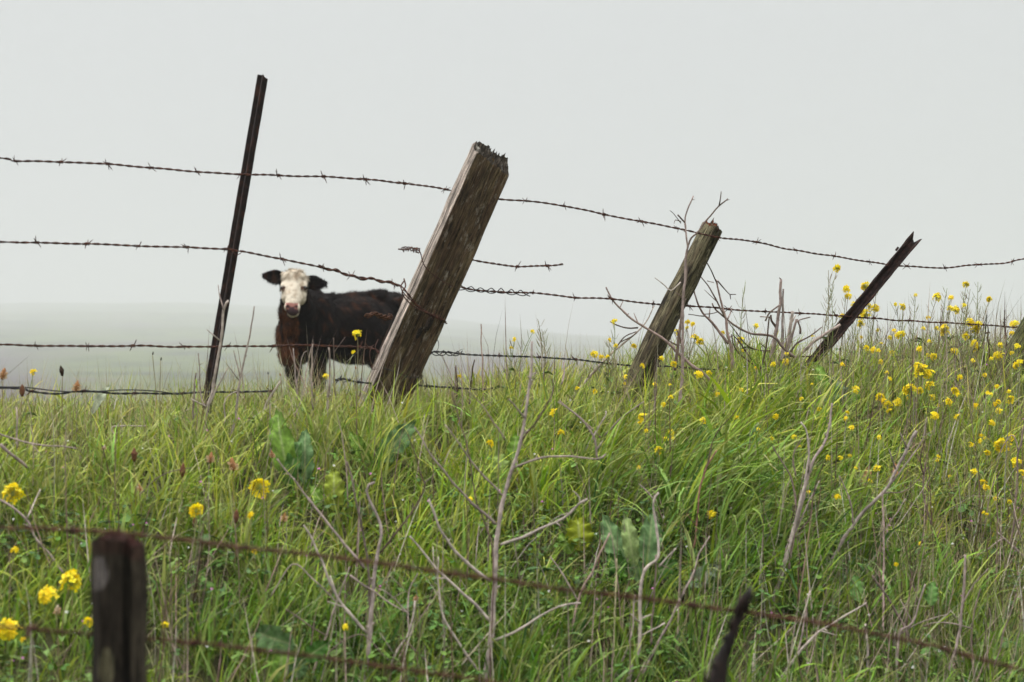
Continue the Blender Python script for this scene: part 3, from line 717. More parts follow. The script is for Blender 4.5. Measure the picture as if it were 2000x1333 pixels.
    Fq = np.concatenate([i0 + [0, 1, 2, 3], i0 + [3, 2, 4, 5]], 0)
    var = rng.uniform(.3, 2.2, (k, 1)) ** 1.3; var[face] = rng.uniform(.6, 1.15, (face.sum(), 1))
    cc = np.clip(C * var, 0, .82)
    link(fast_mesh('coat', V, Fq, np.repeat(cc, 6, 0), True), 'coat', m, root)
    return root
build_cow()

# ------------------------------------------------------------------ dead weeds traced branch by branch
GREY = (.21, .165, .148); PALE = (.29, .245, .215); BROWN = (.065, .042, .032); MID = (.13, .095, .08)
def shrub(label, base, branches, Y0=None, leanY=.25, stuckup=.06, h=.02, name='dead_weed', cat='dead weed', group=None, stem_name='stem'):
    """branches: (points px, width px at start, width px at end, colour); the first is the stem. The plant leans away by leanY metres per metre of height."""
    if Y0 is None: Y0 = bank(base[0], min(base[1], 1500), h)
    root = empty(name, at(base[0], base[1], Y0), label, cat, group)
    zb = root.location.z
    def P(x, y, dy=0.0):
        Y = Y0
        for _ in range(3): Y = Y0 + leanY * (at(x, y, Y).z - zb) + dy
        return at(x, y, Y)
    for bi, br in enumerate(branches):
        pts, w0, w1 = br[0], br[1], br[2]; col = br[3] if len(br) > 3 else GREY
        jit = random.uniform(-.05, .05) if bi else 0
        n = len(pts); W3 = [P(p[0], p[1], jit * min(1, i / 2) + (p[2] if len(p) > 2 else 0)) for i, p in enumerate(pts)]
        if bi == 0: W3.insert(0, W3[0] + (W3[0] - W3[1]).normalized() * stuckup)
        path = spline(W3, .011); m = len(path); sc = Y0 / F * .5 * (.86 if w0 > 6 else .75)
        ph = random.uniform(0, 99)
        path = [p + Vector((mnoise.noise(Vector((i * .23, ph, 0))), mnoise.noise(Vector((i * .23, ph, 9))), mnoise.noise(Vector((i * .23, ph, 5))))) * .0035 for i, p in enumerate(path)]
        rad = []
        for i in range(m):
            t = i / max(1, m - 1); r = (w0 + (w1 - w0) * t) * sc * (1 + .16 * mnoise.noise(Vector((i * .45, ph, 3))))
            if i % 13 == 6: r *= 1.22
            rad.append(max(r, .0006))
        mb = MB(); mb.tube(path, rad, 7)
        mb.c = [tuple(Vector(col) * (1 + .45 * mnoise.noise(v * 22) + .25 * mnoise.noise(v * 90))) for v in mb.v]
        # broken side spurs
        for _ in range(max(0, m // 13)):
            i = random.randrange(2, m - 1) if m > 3 else 1; d = (path[i] - path[i-1]).normalized(); s = (d.orthogonal() * random.choice((-1, 1)) + d * 1.1 + Vector((random.uniform(-1, 1), 0, random.uniform(-.4, .8)))).normalized()
            L_ = random.choice((random.uniform(.006, .02), random.uniform(.006, .02), random.uniform(.03, .075))); b0 = len(mb.v); mb.tube([path[i], path[i] + s * L_ * .6, path[i] + s * L_], [rad[i] * .6, rad[i] * .5, rad[i] * .3], 5)
            for q in range(b0, len(mb.v)): mb.c[q] = col
        mb.build(stem_name if bi == 0 else 'branch', M_dry, root)
    return root
def z8(*p): return [(500 + a * .415, 780 + b * .415) for a, b in p]
def z9(*p): return [(1000 + a * .415, 780 + b * .415) for a, b in p]
def z10(*p): return [(1500 + a * .415, 780 + b * .415) for a, b in p]
def z4(*p): return [(1120 + a * .3, 360 + b * .3) for a, b in p]
def z3(*p): return [(860 + a * .225, 560 + b * .225) for a, b in p]
def z6(*p): return [(a * .255, 560 + b * .255) for a, b in p]
def z7(*p): return [(a * .34, 880 + b * .34) for a, b in p]

shrub('tall pale forked dead stalk rising through the middle of the picture', (944, 1360), [
    ([(944, 1360), (951, 1300), (960, 1240), (968, 1100), (972, 1030), (985, 965), (1005, 900), (1018, 860), (1025, 819), (1031, 776), (1038, 717), (1040, 668)], 15, 5, (.27, .22, .20)),
    ([(946, 1325), (905, 1270), (867, 1207), (857, 1153), (856, 1087)], 7, 3, PALE), ([(954, 1210), (898, 1153), (853, 1112), (801, 1045)], 8, 4, PALE),
    ([(958, 1135), (898, 1087), (861, 1037), (838, 975)], 8, 5, PALE), ([(969, 1025), (915, 975), (857, 909), (811, 834)], 7, 3), ([(983, 969), (919, 900), (869, 830)], 6, 3),
    ([(977, 1066), (1000, 1058), (1050, 1037), (1100, 1012), (1133, 983), (1147, 975)], 7, 5, PALE), ([(1133, 984), (1132, 972), (1120, 960)], 5, 3, PALE),
    ([(965, 1251), (1000, 1238), (1050, 1207), (1091, 1185), (1133, 1178)], 7, 4, PALE), ([(1000, 915), (1054, 896), (1112, 892), (1166, 898), (1183, 888)], 6, 4),
    ([(1166, 898), (1158, 850), (1125, 810), (1090, 785)], 6, 3), ([(1018, 862), (1058, 807), (1080, 767), (1076, 740)], 5, 3, BROWN), ([(1025, 819), (1008, 798), (993, 780)], 5, 4),
    (z3((560, 1333), (440, 1150), (330, 1000), (220, 900)), 5, 2, MID), ([(1115, 1000, .0), (1090, 1010), (1060, 1030)], 2, 1, PALE)], leanY=.12)
shrub('dark thin dead stalk just left of the tall pale forked one', (963, 1100), [
    ([(958, 1290), (963, 1095), (948, 1029), (927, 967), (917, 892), (890, 800), (882, 765)], 5, 3, (.09, .06, .05)), ([(927, 967), (940, 930), (948, 900)], 3, 2, BROWN)], Y0=4.95)
shrub('forked dead stem with a crooked pale top, left of the tall pale stalk', (708, 1360), [
    ([(708, 1360), (720, 1270), (726, 1174), (736, 1091), (743, 1029), (716, 958), (732, 942)], 13, 5, (.26, .21, .195)),
    ([(743, 1079), (790, 1021), (828, 958), (824, 930), (795, 846)], 6, 3, BROWN), ([(716, 1236), (658, 1166), (629, 1095), (593, 1025)], 8, 4, PALE),
    ([(712, 1110), (645, 1029), (583, 950), (541, 896)], 7, 3), ([(724, 1195), (714, 1070), (699, 988), (678, 900)], 6, 5, (.12, .09, .08)), ([(683, 1124), (732, 1158), (790, 1195)], 6, 3), ([(828, 945), (850, 925)], 4, 2)], leanY=.1)
shrub('low pale branching twig at the bottom, between the two tall forked stalks', (742, 1345), [
    ([(742, 1345), (770, 1280), (799, 1236), (811, 1174)], 7, 4, PALE), ([(800, 1236), (797, 1190), (799, 1150), (815, 1120)], 5, 3), ([(799, 1200), (760, 1160), (735, 1150)], 4, 2), ([(790, 1250), (840, 1300), (880, 1345)], 5, 4, MID)])
shrub('slanting dead twig crossing the grass above the two lower leaves at the bottom', (604, 1335), [
    ([(604, 1335), (637, 1241), (658, 1178), (683, 1108)], 7, 3), ([(658, 1178), (610, 1130), (571, 1103), (530, 1165)], 4, 3), ([(637, 1241), (600, 1220), (558, 1190)], 4, 3, MID), ([(618, 1290), (700, 1240), (760, 1290)], 4, 3, MID)])
shrub('s-curved pale bare stem in the lower middle, right of the tall forked stalk', (1220, 1350), [
    ([(1220, 1350), (1249, 1257), (1249, 1174), (1261, 1112), (1286, 1087), (1282, 1037), (1276, 979), (1286, 963)], 10, 5, PALE), ([(1286, 1108), (1320, 1071)], 6, 3, PALE), ([(1253, 1243), (1297, 1218)], 5, 4, PALE), ([(1280, 980), (1262, 958), (1248, 946)], 4, 2), ([(1281, 1085), (1278, 1160), (1270, 1260)], 5, 5, MID)])
shrub('thin curved pale stick leaning beside the s-curved stem', (1188, 1345), [([(1188, 1345), (1228, 1257), (1241, 1162)], 6, 4)])
shrub('brown forked weed stalk below the round yellow green leaf', (1112, 1275), [
    ([(1112, 1275), (1129, 1174), (1162, 1104), (1191, 1041)], 7, 4, (0.218, 0.156, 0.129)), ([(1127, 1174), (1105, 1130), (1075, 1087)], 5, 3), ([(1160, 1310), (1172, 1210), (1175, 1160)], 4, 3, MID)])
shrub('upright pale stalk standing alone in the lower middle', (1199, 1310), [([(1199, 1310), (1201, 1200), (1204, 1092)], 5, 4, (0.286, 0.258, 0.150))])
shrub('long slanting dead stem left of the black broken stake', (1245, 1335), [([(1245, 1335), (1307, 1216), (1357, 1112)], 7, 4), ([(1357, 1112), (1366, 1080), (1386, 1048)], 4, 3)])
shrub('dark red brown weed stem standing in the long lush grass', (1342, 1130), [([(1342, 1130), (1361, 1029), (1365, 967), (1378, 917), (1400, 880)], 6, 4, (.16, .08, .06)), ([(1378, 917), (1398, 850), (1440, 800)], 4, 2, BROWN)])
shrub('thick grey clump of dead stems, lower right of the lush grass', (1510, 1175), [
    ([(1510, 1175), (1537, 1079), (1562, 996), (1583, 913), (1616, 850), (1625, 788)], 12, 5, (.22, .175, .16)), ([(1540, 1112), (1554, 1012), (1546, 938), (1508, 871)], 7, 3, MID),
    ([(1525, 1133), (1575, 925), (1577, 850), (1564, 826)], 8, 4, PALE), ([(1532, 1100), (1566, 1010), (1600, 940)], 6, 3), ([(1555, 930), (1550, 890), (1568, 855)], 5, 2, MID), ([(1560, 1040), (1582, 1010), (1592, 950), (1612, 900)], 5, 2, BROWN)])
shrub('long dead stem sloping up to the right through the right half of the bank', (1595, 1150), [
    ([(1595, 1150), (1666, 1025), (1728, 958), (1757, 904), (1790, 842)], 8, 7, (0.204, 0.170, 0.150)), ([(1666, 1025), (1660, 980), (1640, 930)], 5, 3), ([(1728, 958), (1770, 905), (1800, 860), (1810, 815)], 5, 2), ([(1720, 965), (1765, 960), (1795, 935)], 4, 2, MID)])
shrub('straight upright dead stalk in the right half, in front of the sloping one', (1724, 1265), [([(1724, 1265), (1726, 1070), (1724, 960)], 6, 4, (.26, .19, .17)), ([(1725, 1040), (1752, 1000), (1768, 975)], 3, 2)])
shrub('forked dark dead twig at the right, below the biggest flowers', (1842, 1100), [([(1842, 1100), (1815, 1012), (1803, 958), (1807, 904)], 6, 4, (.10, .07, .06)), ([(1812, 1000), (1790, 990), (1765, 975)], 4, 2, BROWN), ([(1805, 930), (1798, 890), (1812, 850)], 4, 2, BROWN)])
shrub('bent pale dead stem at the lower right, its top turned to the right', (1512, 1345), [([(1512, 1345), (1575, 1257), (1624, 1220), (1691, 1178)], 8, 4, PALE), ([(1556, 1285), (1577, 1180), (1582, 1155)], 5, 4), ([(1575, 1345), (1577, 1270), (1573, 1170)], 5, 4, MID)])
shrub('dark curving dead stem at the lower right, crossing under the near wire', (1836, 1345), [([(1836, 1345), (1790, 1278), (1766, 1224), (1732, 1166), (1703, 1124)], 9, 4, (.11, .08, .07))])
shrub('grey forked weed at the bottom right, crossing the dark curving stem', (1750, 1345), [([(1750, 1345), (1757, 1240), (1782, 1216), (1807, 1141)], 8, 4), ([(1697, 1345), (1693, 1260), (1690, 1220)], 7, 5, PALE), ([(1757, 1240), (1800, 1215), (1850, 1202)], 4, 2), ([(1700, 1345), (1620, 1310), (1560, 1335)], 5, 4, PALE)])
shrub('dead weed with several upright stems near the bottom right corner', (1845, 1345), [([(1845, 1345), (1873, 1236), (1882, 1153), (1885, 1083)], 8, 5), ([(1905, 1345), (1898, 1228), (1915, 1150)], 6, 4, MID), ([(1880, 1180), (1905, 1140), (1930, 1110)], 4, 2), ([(1930, 1345), (1960, 1240), (1985, 1160)], 5, 3, MID), ([(1898, 1228), (1840, 1215), (1800, 1225)], 4, 2)])
shrub('grey dead branch leaning in from the right edge at mid height of the bank', (2060, 1140), [([(2060, 1140), (2000, 1087), (1948, 1041)], 8, 5), ([(1975, 1065), (1985, 960), (1990, 880), (2010, 800)], 6, 4, MID), ([(1960, 1052), (1925, 1075), (1895, 1095)], 5, 3), ([(1990, 880), (1975, 850), (1945, 900)], 4, 2)])
shrub('zigzag dead twig at the left edge, left of the near post', (146, 1160), [([(146, 1160), (122, 1118), (75, 1057), (51, 1016), (17, 985), (-20, 970)], 7, 5), ([(51, 1016), (66, 985), (80, 955)], 5, 3, PALE), ([(75, 1057), (72, 1110), (75, 1180)], 4, 3, MID)])
shrub('thin arched dead twig above the top of the near post', (222, 1040), [([(222, 1040), (262, 979), (299, 941), (330, 923), (374, 914)], 5, 2, MID), ([(262, 979), (285, 978)], 4, 3, MID)])
shrub('fallen pale stalk lying across the grass at the far left', (-10, 840), [([(-20, 840), (0, 848), (51, 863), (105, 872), (150, 876)], 6, 3), ([(0, 868), (34, 898), (52, 915)], 8, 6), ([(33, 876), (33, 830), (32, 797)], 5, 4)], Y0=5.0, leanY=0, stuckup=.1)
shrub('t-shaped pale twig in the grass left of the steel post', (226, 880), [([(226, 880), (224, 850), (219, 834), (285, 832)], 6, 3, PALE)])
shrub('forked pale dead stalk leaning against the front of the steel post', (398, 860), [([(398, 860), (405, 795), (416, 759), (423, 713), (431, 675), (437, 606), (446, 588)], 8, 5, PALE), ([(437, 606), (430, 580), (426, 556)], 4, 2), ([(406, 795), (428, 750), (446, 718)], 5, 3, PALE), ([(404, 800), (392, 770), (388, 690)], 4, 3)], Y0=5.85, leanY=0)
shrub('thin dead stalk just right of the foot of the steel post', (444, 890), [([(444, 890), (459, 815), (469, 738), (487, 662), (497, 598)], 7, 3, (0.245, 0.204, 0.184)), ([(469, 738), (462, 710), (457, 685)], 4, 2), ([(440, 830), (440, 780), (470, 762)], 4, 2, PALE)], Y0=5.9, leanY=0)
shrub('pair of short dead stalks left of the foot of the steel post', (379, 860), [([(384, 900), (377, 800), (383, 728)], 6, 4), ([(380, 830), (362, 850)], 4, 3)], Y0=5.9, leanY=0)
shrub('sloping pale dead stalk in the grass below the cow', (505, 840), [([(505, 840), (520, 790), (548, 745)], 7, 4, PALE), ([(612, 800), (608, 740), (611, 672)], 5, 3, (0.258, 0.204, 0.177)), ([(582, 800), (578, 740), (572, 680)], 5, 3), ([(640, 800), (645, 735), (642, 680)], 6, 4, (0.258, 0.204, 0.177)), ([(578, 760), (590, 700), (600, 686)], 3, 2), ([(655, 800), (652, 720), (652, 660)], 4, 2, MID)], Y0=6.15, leanY=0)
shrub('upright bare reed standing between the timber post and the tall stalk', (944, 800), [([(944, 800), (941, 690), (939, 634)], 4, 3, (.28, .19, .16)), ([(889, 850), (889, 790), (890, 715)], 6, 4, (.20, .15, .13)), ([(916, 790), (920, 740), (927, 702)], 4, 3, BROWN), ([(892, 780), (893, 740), (889, 718)], 5, 3, BROWN), ([(880, 830), (884, 750), (862, 690)], 4, 2, (.3, .22, .2))], Y0=6.5, leanY=0)
shrub('thin leaning twig in the grass between the tall stalk and the round post', (1160, 800), [(z3((1310, 1333), (1440, 1110), (1440, 1080)), 6, 4, PALE), (z3((1390, 1310), (1200, 1130), (1030, 990)), 6, 4, MID), (z3((1420, 1300), (1560, 1150), (1770, 1000)), 4, 3), (z3((640, 1200), (720, 1010), (830, 740)), 3, 2), (z3((1050, 850), (1075, 740), (1070, 660)), 5, 3)], Y0=6.2, leanY=0)
yf = fence_y(1330)
shrub('tall thin dead stalk standing in front of the round post', (1322, 880), [
    ([(1322, 880), (1330, 753), (1334, 690), (1334, 594), (1337, 552), (1339, 504), (1342, 480), (1337, 435), (1343, 411), (1354, 382)], 10, 3, (0.231, 0.177, 0.163)),
    (z4((725, 250), (680, 200)), 4, 4, BROWN), (z4((700, 255), (650, 190), (630, 175)), 2.5, 1.5, BROWN), (z4((700, 640), (640, 690), (600, 660), (530, 610)), 4, 2, PALE), (z4((710, 1060), (690, 990), (670, 945)), 6, 3, BROWN), (z4((700, 245), (665, 235), (655, 255)), 2.5, 1.5, BROWN)], Y0=yf - .28, leanY=0)
shrub('forked grey branch rising past the broken top of the round post', (1330, 620), [([(1322, 690), (1338, 560), (1343, 480), (1363, 453), (1384, 427), (1405, 402), (1421, 388)], 8, 3, MID), (z4((950, 140), (962, 50)), 4, 2, BROWN), (z4((985, 110), (1015, 98)), 2, 1, BROWN)], Y0=yf - .17, leanY=0)
shrub('crooked bare branch crossing the lower part of the round post', (1345, 735), [
    (z4((800, 1200), (690, 1110), (600, 1020), (460, 930), (350, 855), (260, 760), (210, 670)), 8, 3.5, (.20, .145, .13)), (z4((420, 935), (350, 940), (240, 895)), 5, 2.5, BROWN), (z4((350, 855), (358, 840)), 4, 3, BROWN)], Y0=yf - .15, leanY=0)
shrub('straight pale stick leaning up against the left side of the round post', (1120, 775), [(z4((0, 1380), (60, 1310), (240, 1110), (420, 960), (480, 880), (530, 790)), 9, 2, (0.272, 0.224, 0.190)), (z4((270, 1070), (340, 990), (415, 960)), 4, 2.5, BROWN), (z4((300, 1035), (370, 1000), (415, 970)), 3, 2, BROWN)], Y0=yf - .10, leanY=0)
shrub('tangled leafless bush on the crest between the round post and the snag', (1435, 720), [
    (z4((1040, 1200), (1030, 1090), (1000, 950), (985, 850), (950, 720), (930, 620)), 9, 3.5, (.25, .18, .16)), (z4((985, 860), (900, 700), (830, 600)), 5, 3, MID), (z4((930, 640), (900, 570), (870, 510)), 4, 2.5, BROWN),
    (z4((940, 630), (1020, 720), (1060, 720)), 4, 2, BROWN), (z4((1020, 720), (1025, 750)), 3, 2, BROWN), (z4((1010, 1040), (900, 900), (840, 840), (790, 720), (780, 670)), 7, 3, (.16, .11, .10)), (z4((860, 860), (800, 852), (750, 850)), 3, 2, BROWN), (z4((850, 845), (900, 840), (940, 830)), 3, 2, BROWN),
    (z4((1440, 1130), (1360, 1060), (1290, 990), (1150, 970), (1050, 920), (930, 820), (905, 775)), 7, 3.5, MID), (z4((1190, 1200), (1170, 1160), (1100, 1050), (1040, 980)), 5, 3, BROWN), (z4((1210, 1230), (1250, 1070), (1275, 860)), 5, 4, BROWN),
    (z4((1000, 880), (1015, 850), (1030, 810)), 5, 3), (z4((1280, 1085), (1200, 1080), (1120, 1040), (1010, 900)), 3.5, 2, BROWN), (z4((1180, 1180), (1100, 1120), (1050, 1060), (1030, 980)), 5, 3, BROWN), (z4((870, 630), (915, 640)), 2.5, 2), (z4((720, 1150), (800, 1200), (860, 1230)), 4, 3, BROWN)], Y0=fence_y(1440) - .05, leanY=0)
shrub('weathered broken snag of thick upright sticks left of the angle iron', (1505, 740), [
    (z4((1280, 1260), (1290, 1130), (1330, 900), (1345, 780), (1350, 620)), 11, 6, (0.204, 0.156, 0.143)), (z4((1355, 1150), (1360, 1050), (1360, 850), (1365, 680)), 8, 4, (0.224, 0.184, 0.170)), (z4((1350, 1150), (1390, 1060), (1410, 940), (1425, 825)), 10, 7, PALE), (z4((1370, 1130), (1400, 1060), (1440, 930), (1455, 880)), 7, 5),
    (z4((1325, 940), (1290, 890), (1285, 850)), 7, 4, BROWN), (z4((1250, 890), (1275, 840), (1350, 780)), 5, 4), (z4((1215, 865), (1270, 865)), 3, 3), (z4((1352, 640), (1348, 620), (1340, 612)), 6, 2, BROWN)], Y0=fence_y(1520) - .02, leanY=0, name='snag', cat='dead bush')
def z5(*p): return [(1500 + a * .3, 430 + b * .3) for a, b in p]
shrub('fallen grey branches propped against the foot of the angle iron', (1525, 730), [
    (z5((60, 1000), (215, 870), (330, 770), (470, 680)), 9, 6, (.24, .19, .17)), (z5((130, 890), (190, 800), (270, 760), (350, 700)), 6, 3, MID), (z5((120, 850), (160, 740), (190, 660), (275, 630)), 6, 3), (z5((210, 740), (205, 690), (190, 650)), 6, 4, BROWN), (z5((130, 895), (210, 940), (290, 985)), 4, 2, PALE), (z5((100, 890), (230, 890), (340, 885)), 5, 3, BROWN)], Y0=fence_y(1580) - .08, leanY=0)
shrub('thin dark dead stalk above the grass near the right edge', (1968, 780), [(z5((1570, 1100), (1560, 920), (1545, 720), (1540, 590)), 5, 2.5, BROWN), (z5((1550, 760), (1530, 660)), 3, 2, BROWN), (z5((1560, 780), (1585, 745)), 3, 2, BROWN)], Y0=fence_y(1968) - .1, leanY=0)
shrub('knobbly dark seed stalk on the crest left of the thin dark one', (1925, 790), [(z5((1420, 1100), (1405, 880), (1412, 740), (1425, 620)), 5, 3, (.05, .05, .03)), (z5((1440, 900), (1435, 760), (1430, 690)), 4, 3, BROWN), (z5((1412, 740), (1445, 735)), 4, 5, BROWN)], Y0=fence_y(1925) - .1, leanY=0)

# ------------------------------------------------------------------ broad leaves
def leafy(label, leaves, name='leafy_weed', cat='leafy plant', up=.10):
    bx = sum(l[0][0] for l in leaves) / len(leaves); by = max(l[0][1] for l in leaves)
    Y0 = bank(bx, by, up * .5); g = at(bx, by, Y0); root = empty(name, Vector((g.x, g.y, near_h(g.x, g.y) + CZ * 0)), label, cat)
    base3 = Vector(root.location)
    for (p0, p1, w, col) in leaves:
        Yl = Y0 - .035 + random.uniform(-.02, .02)
        a = at(p0[0], p0[1], Yl); b = at(p1[0], p1[1], Yl + .75 * math.hypot(p1[0] - p0[0], p1[1] - p0[1]) * Yl / F); d = b - a; Ln = d.length; d.normalize(); side = d.cross(Vector((0, 1, 0))).normalized(); nrm = side.cross(d)
        if nrm.y > 0: nrm = -nrm
        W = w * Yl / F * .5; mb = MB(); rows = []; cc = []; ph = random.uniform(0, 50); nl, nw = 26, 6; curl = random.uniform(.15, .6)
        for i in range(nl + 1):
            t = i / nl; prof = (math.sin(math.pi * min(1, t ** .8)) ** .75) * (1 - .25 * t) * 1.15 if 0 < t < 1 else .02
            ctr = a + d * Ln * t + nrm * (curl * Ln * math.sin(t * 2.6)) * .5; row = []
            for j in range(-nw, nw + 1):
                s = j / nw; wave = .2 * abs(s) ** 2 * math.sin(t * 26 + ph + (2 if s > 0 else 0)); vein = .025 * math.sin((t * 9 - abs(s) * 1.6) * 2 * math.pi)
                edge = 1 + (.05 * math.sin(t * 40 + ph) + .06 * math.sin(t * 90)) * (abs(s) == 1)
                p = ctr + side * W * prof * s * (edge + (.22 * mnoise.noise(Vector((t * 9, ph, s))) if abs(s) > .6 else 0)) + nrm * W * (abs(s) * .35 + wave * 1.5 + vein - .03)
                row.append(p); k = .82 + .3 * abs(math.sin((t * 9 - abs(s) * 1.6) * math.pi)) ** .6; c = Vector(col) * k
                if j == 0: c = Vector(col).lerp(Vector((.26, .28, .14)), .4)
                cc.append(tuple(c))
            rows.append(row)
        mb.grid(rows); mb.c = cc
        b0 = len(mb.v); mb.tube(spline([base3 + Vector((0, 0, .0)), base3.lerp(a, .6) + Vector((0, .0, .02)), a, a + d * Ln * .15], .01), .0022, 6, (.25, .26, .12))
        mb.build('leaf', M_leaf, root)
    return root
LG = (.085, .15, .02); DG = (.035, .085, .014); BG = (.07, .125, .045); YG = (.13, .155, .008)
leafy('upright grey green dock leaves in the grass below the cow', [((572, 960), (548, 815), 46, LG), ((600, 960), (600, 850), 34, BG), ((560, 960), (585, 870), 30, DG)])
leafy('broad ribbed leaf slanting up to the right below the timber post', [((735, 908), (806, 828), 44, BG), ((728, 910), (690, 850), 26, LG), ((722, 915), (775, 900), 22, DG)])
leafy('yellowing oval leaf left of the crooked pale stem top', [((655, 1005), (655, 925), 40, (0.132, 0.165, 0.017)), ((640, 1000), (612, 950), 24, LG)])
leafy('round yellow green leaf in the middle of the lower bank', [((1135, 1085), (1128, 1018), 50, YG), ((1120, 1085), (1095, 1045), 24, LG)])
leafy('rosette of grey green thistle leaves in the lower middle of the bank', [((1225, 1120), (1180, 1010), 46, BG), ((1240, 1115), (1222, 1018), 32, (.12, .165, .055)), ((1262, 1112), (1270, 1012), 42, BG), ((1240, 1130), (1190, 1088), 34, DG), ((1262, 1130), (1320, 1095), 34, DG), ((1205, 1150), (1200, 1080), 44, DG), ((1248, 1140), (1232, 1085), 30, BG)])
leafy('tall dark green leaf beside the thin red brown weed stem', [((1382, 905), (1376, 830), 38, DG), ((1388, 900), (1400, 850), 22, LG), ((1440, 860), (1478, 825), 20, BG)])
leafy('small grey green leaf low on the bank left of the black stake', [((1338, 1145), (1396, 1105), 34, (0.145, 0.185, 0.119)), ((1350, 1150), (1335, 1115), 26, YG), ((1330, 1150), (1310, 1120), 24, DG)])
leafy('big blue green and light green leaves at the bottom left of the middle', [((580, 1262), (508, 1232), 52, BG), ((545, 1345), (556, 1252), 58, (0.112, 0.198, 0.030)), ((590, 1290), (640, 1255), 34, DG), ((560, 1320), (600, 1290), 34, BG)])
leafy('pale green broad leaf in the grass left of the tall stalk', [((985, 960), (975, 890), 42, (0.132, 0.185, 0.046)), ((1000, 900), (1008, 850), 26, LG)])
leafy('blue green wavy leaves on the crest below the angle iron', [((1622, 805), (1612, 735), 40, BG), ((1640, 800), (1632, 748), 34, (0.125, 0.178, 0.099)), ((1608, 790), (1596, 720), 28, LG), ((1650, 800), (1670, 760), 22, LG)])
leafy('withered orange leaf in the right half of the bank', [((1686, 955), (1696, 912), 20, (0.317, 0.172, 0.086)), ((1748, 935), (1748, 905), 9, (0.330, 0.158, 0.066)), ((1628, 950), (1630, 925), 8, (0.363, 0.185, 0.020))])
leafy('broad green leaf on the right bank near the long sloping stem', [((1745, 905), (1752, 868), 34, DG), ((1700, 900), (1710, 860), 26, LG)])
leafy('pale green leaf among the sticks at the lower right', [((1678, 1180), (1668, 1125), 28, (0.079, 0.158, 0.040)), ((1815, 1185), (1818, 1140), 26, (0.079, 0.158, 0.040)), ((1590, 1190), (1580, 1150), 18, LG)])
leafy('pale folded leaf standing up in the grass left of the steel post', [((178, 812), (212, 760), 14, (0.277, 0.304, 0.218))])
leafy('small green leaf growing against the foot of the timber post', [((752, 742), (768, 718), 16, DG), ((764, 748), (775, 728), 12, DG), ((718, 770), (748, 754), 15, BG)], up=.05)

# ------------------------------------------------------------------ ribwort seed heads
def seedhead(x, y, s, col, label, fluffy, H=.16):
    Y0 = bank(x, y, H); top = at(x, y, Y0); g = Vector((top.x - .012 * random.uniform(-1, 2), top.y + .01, near_h(top.x, top.y) - .01))
    root = empty('seed_head_weed', g, label, 'seed head', 'ribwort seed heads on thin stalks')
    mb = MB(); path = spline([g, g.lerp(top, .5) + Vector((random.uniform(-.008, .008), 0, 0)), top], .02); mb.tube(path, .0012, 5, (.16, .13, .06)); mb.build('stalk', M_stem, root)
    L_ = s * .8 * Y0 / F; mb = MB(); n = 9
    tilt = Vector((random.uniform(-.25, .25), 0, 1)).normalized()
    mb.tube([top + tilt * L_ * (i / n) for i in range(n + 1)], [max(.0006, L_ * .21 * math.sin(math.pi * (.12 + .83 * i / n)) * random.uniform(.85, 1.15)) for i in range(n + 1)], 9, col, .15)
    if fluffy:
        for k in range(60):
            a = random.uniform(0, 6.28); zz = random.uniform(.0, .55); d = Vector((math.cos(a), math.sin(a), .25)); p = top + tilt * L_ * zz + d * L_ * .17
            q = p + d * L_ * random.uniform(.12, .26); mb.poly([p + Vector((0, 0, .0008)), q + Vector((0, 0, .0012)), q - Vector((0, 0, .0012)), p - Vector((0, 0, .0008))], (.52, .36, .22))
    mb.build('seed_head', M_seed, root)
DK = (.03, .02, .014); OR = (.24, .115, .05); RD = (.10, .045, .025)
for x, y, s, c, f, lb in [(4, 742, 30, OR, 1, 'orange brown seed head at the left edge of the crest'), (122, 735, 26, DK, 0, 'black tipped seed head against the fog left of the steel post'), (148, 765, 28, OR, 1, 'fluffy orange seed head just above the lowest wire'),
    (43, 775, 30, RD, 0, 'dark red brown seed head in the grass at the far left'), (298, 694, 9, DK, 0, 'tiny black seed head, left one of the pair beside the steel post'), (314, 705, 9, DK, 0, 'tiny black seed head, right one of the pair beside the steel post'),
    (410, 905, 28, OR, 1, 'fluffy orange seed head, left one of the two below the steel post'), (457, 920, 34, OR, 1, 'fluffy orange seed head, right one of the two below the steel post'), (262, 902, 34, RD, 0, 'slender rust red seed head in the grass below the lowest wire'), (356, 932, 34, RD, 0, 'slender dark red seed head left of the two fluffy ones'),
    (532, 895, 20, OR, 1, 'small fluffy seed head beside the grey green dock leaves'), (553, 1020, 24, OR, 1, 'pale fluffy seed head above the near wire'), (460, 1022, 34, RD, 0, 'long rust red seed head above the near wire, under a yellow flower'), (379, 1030, 26, RD, 0, 'rust red seed head under the pair of small yellow flowers'),
    (274, 960, 18, OR, 1, 'small pale seed head above the near post'), (203, 880, 14, (.3, .25, .2), 1, 'tiny pale seed head above the arched twig'), (812, 1175, 16, OR, 1, 'pale seed head between the two tall forked stalks'), (150, 1042, 14, OR, 1, 'small orange seed head by the wire left of the near post'),
    (110, 1200, 24, (.35, .28, .2), 1, 'straw coloured seed head below the two big yellow flowers'), (1004, 700, 7, DK, 0, 'tiny dark seed head left of the top of the tall stalk'), (695, 722, 9, OR, 0, 'tiny orange seed head left of the foot of the timber post'), (548, 735, 8, OR, 0, 'tiny orange seed head in front of the chest of the cow'), (524, 732, 7, DK, 0, 'tiny dark seed head left of the chest of the cow')]:
    seedhead(x, y, s, c, lb, f, .17 if y > 800 else .2)

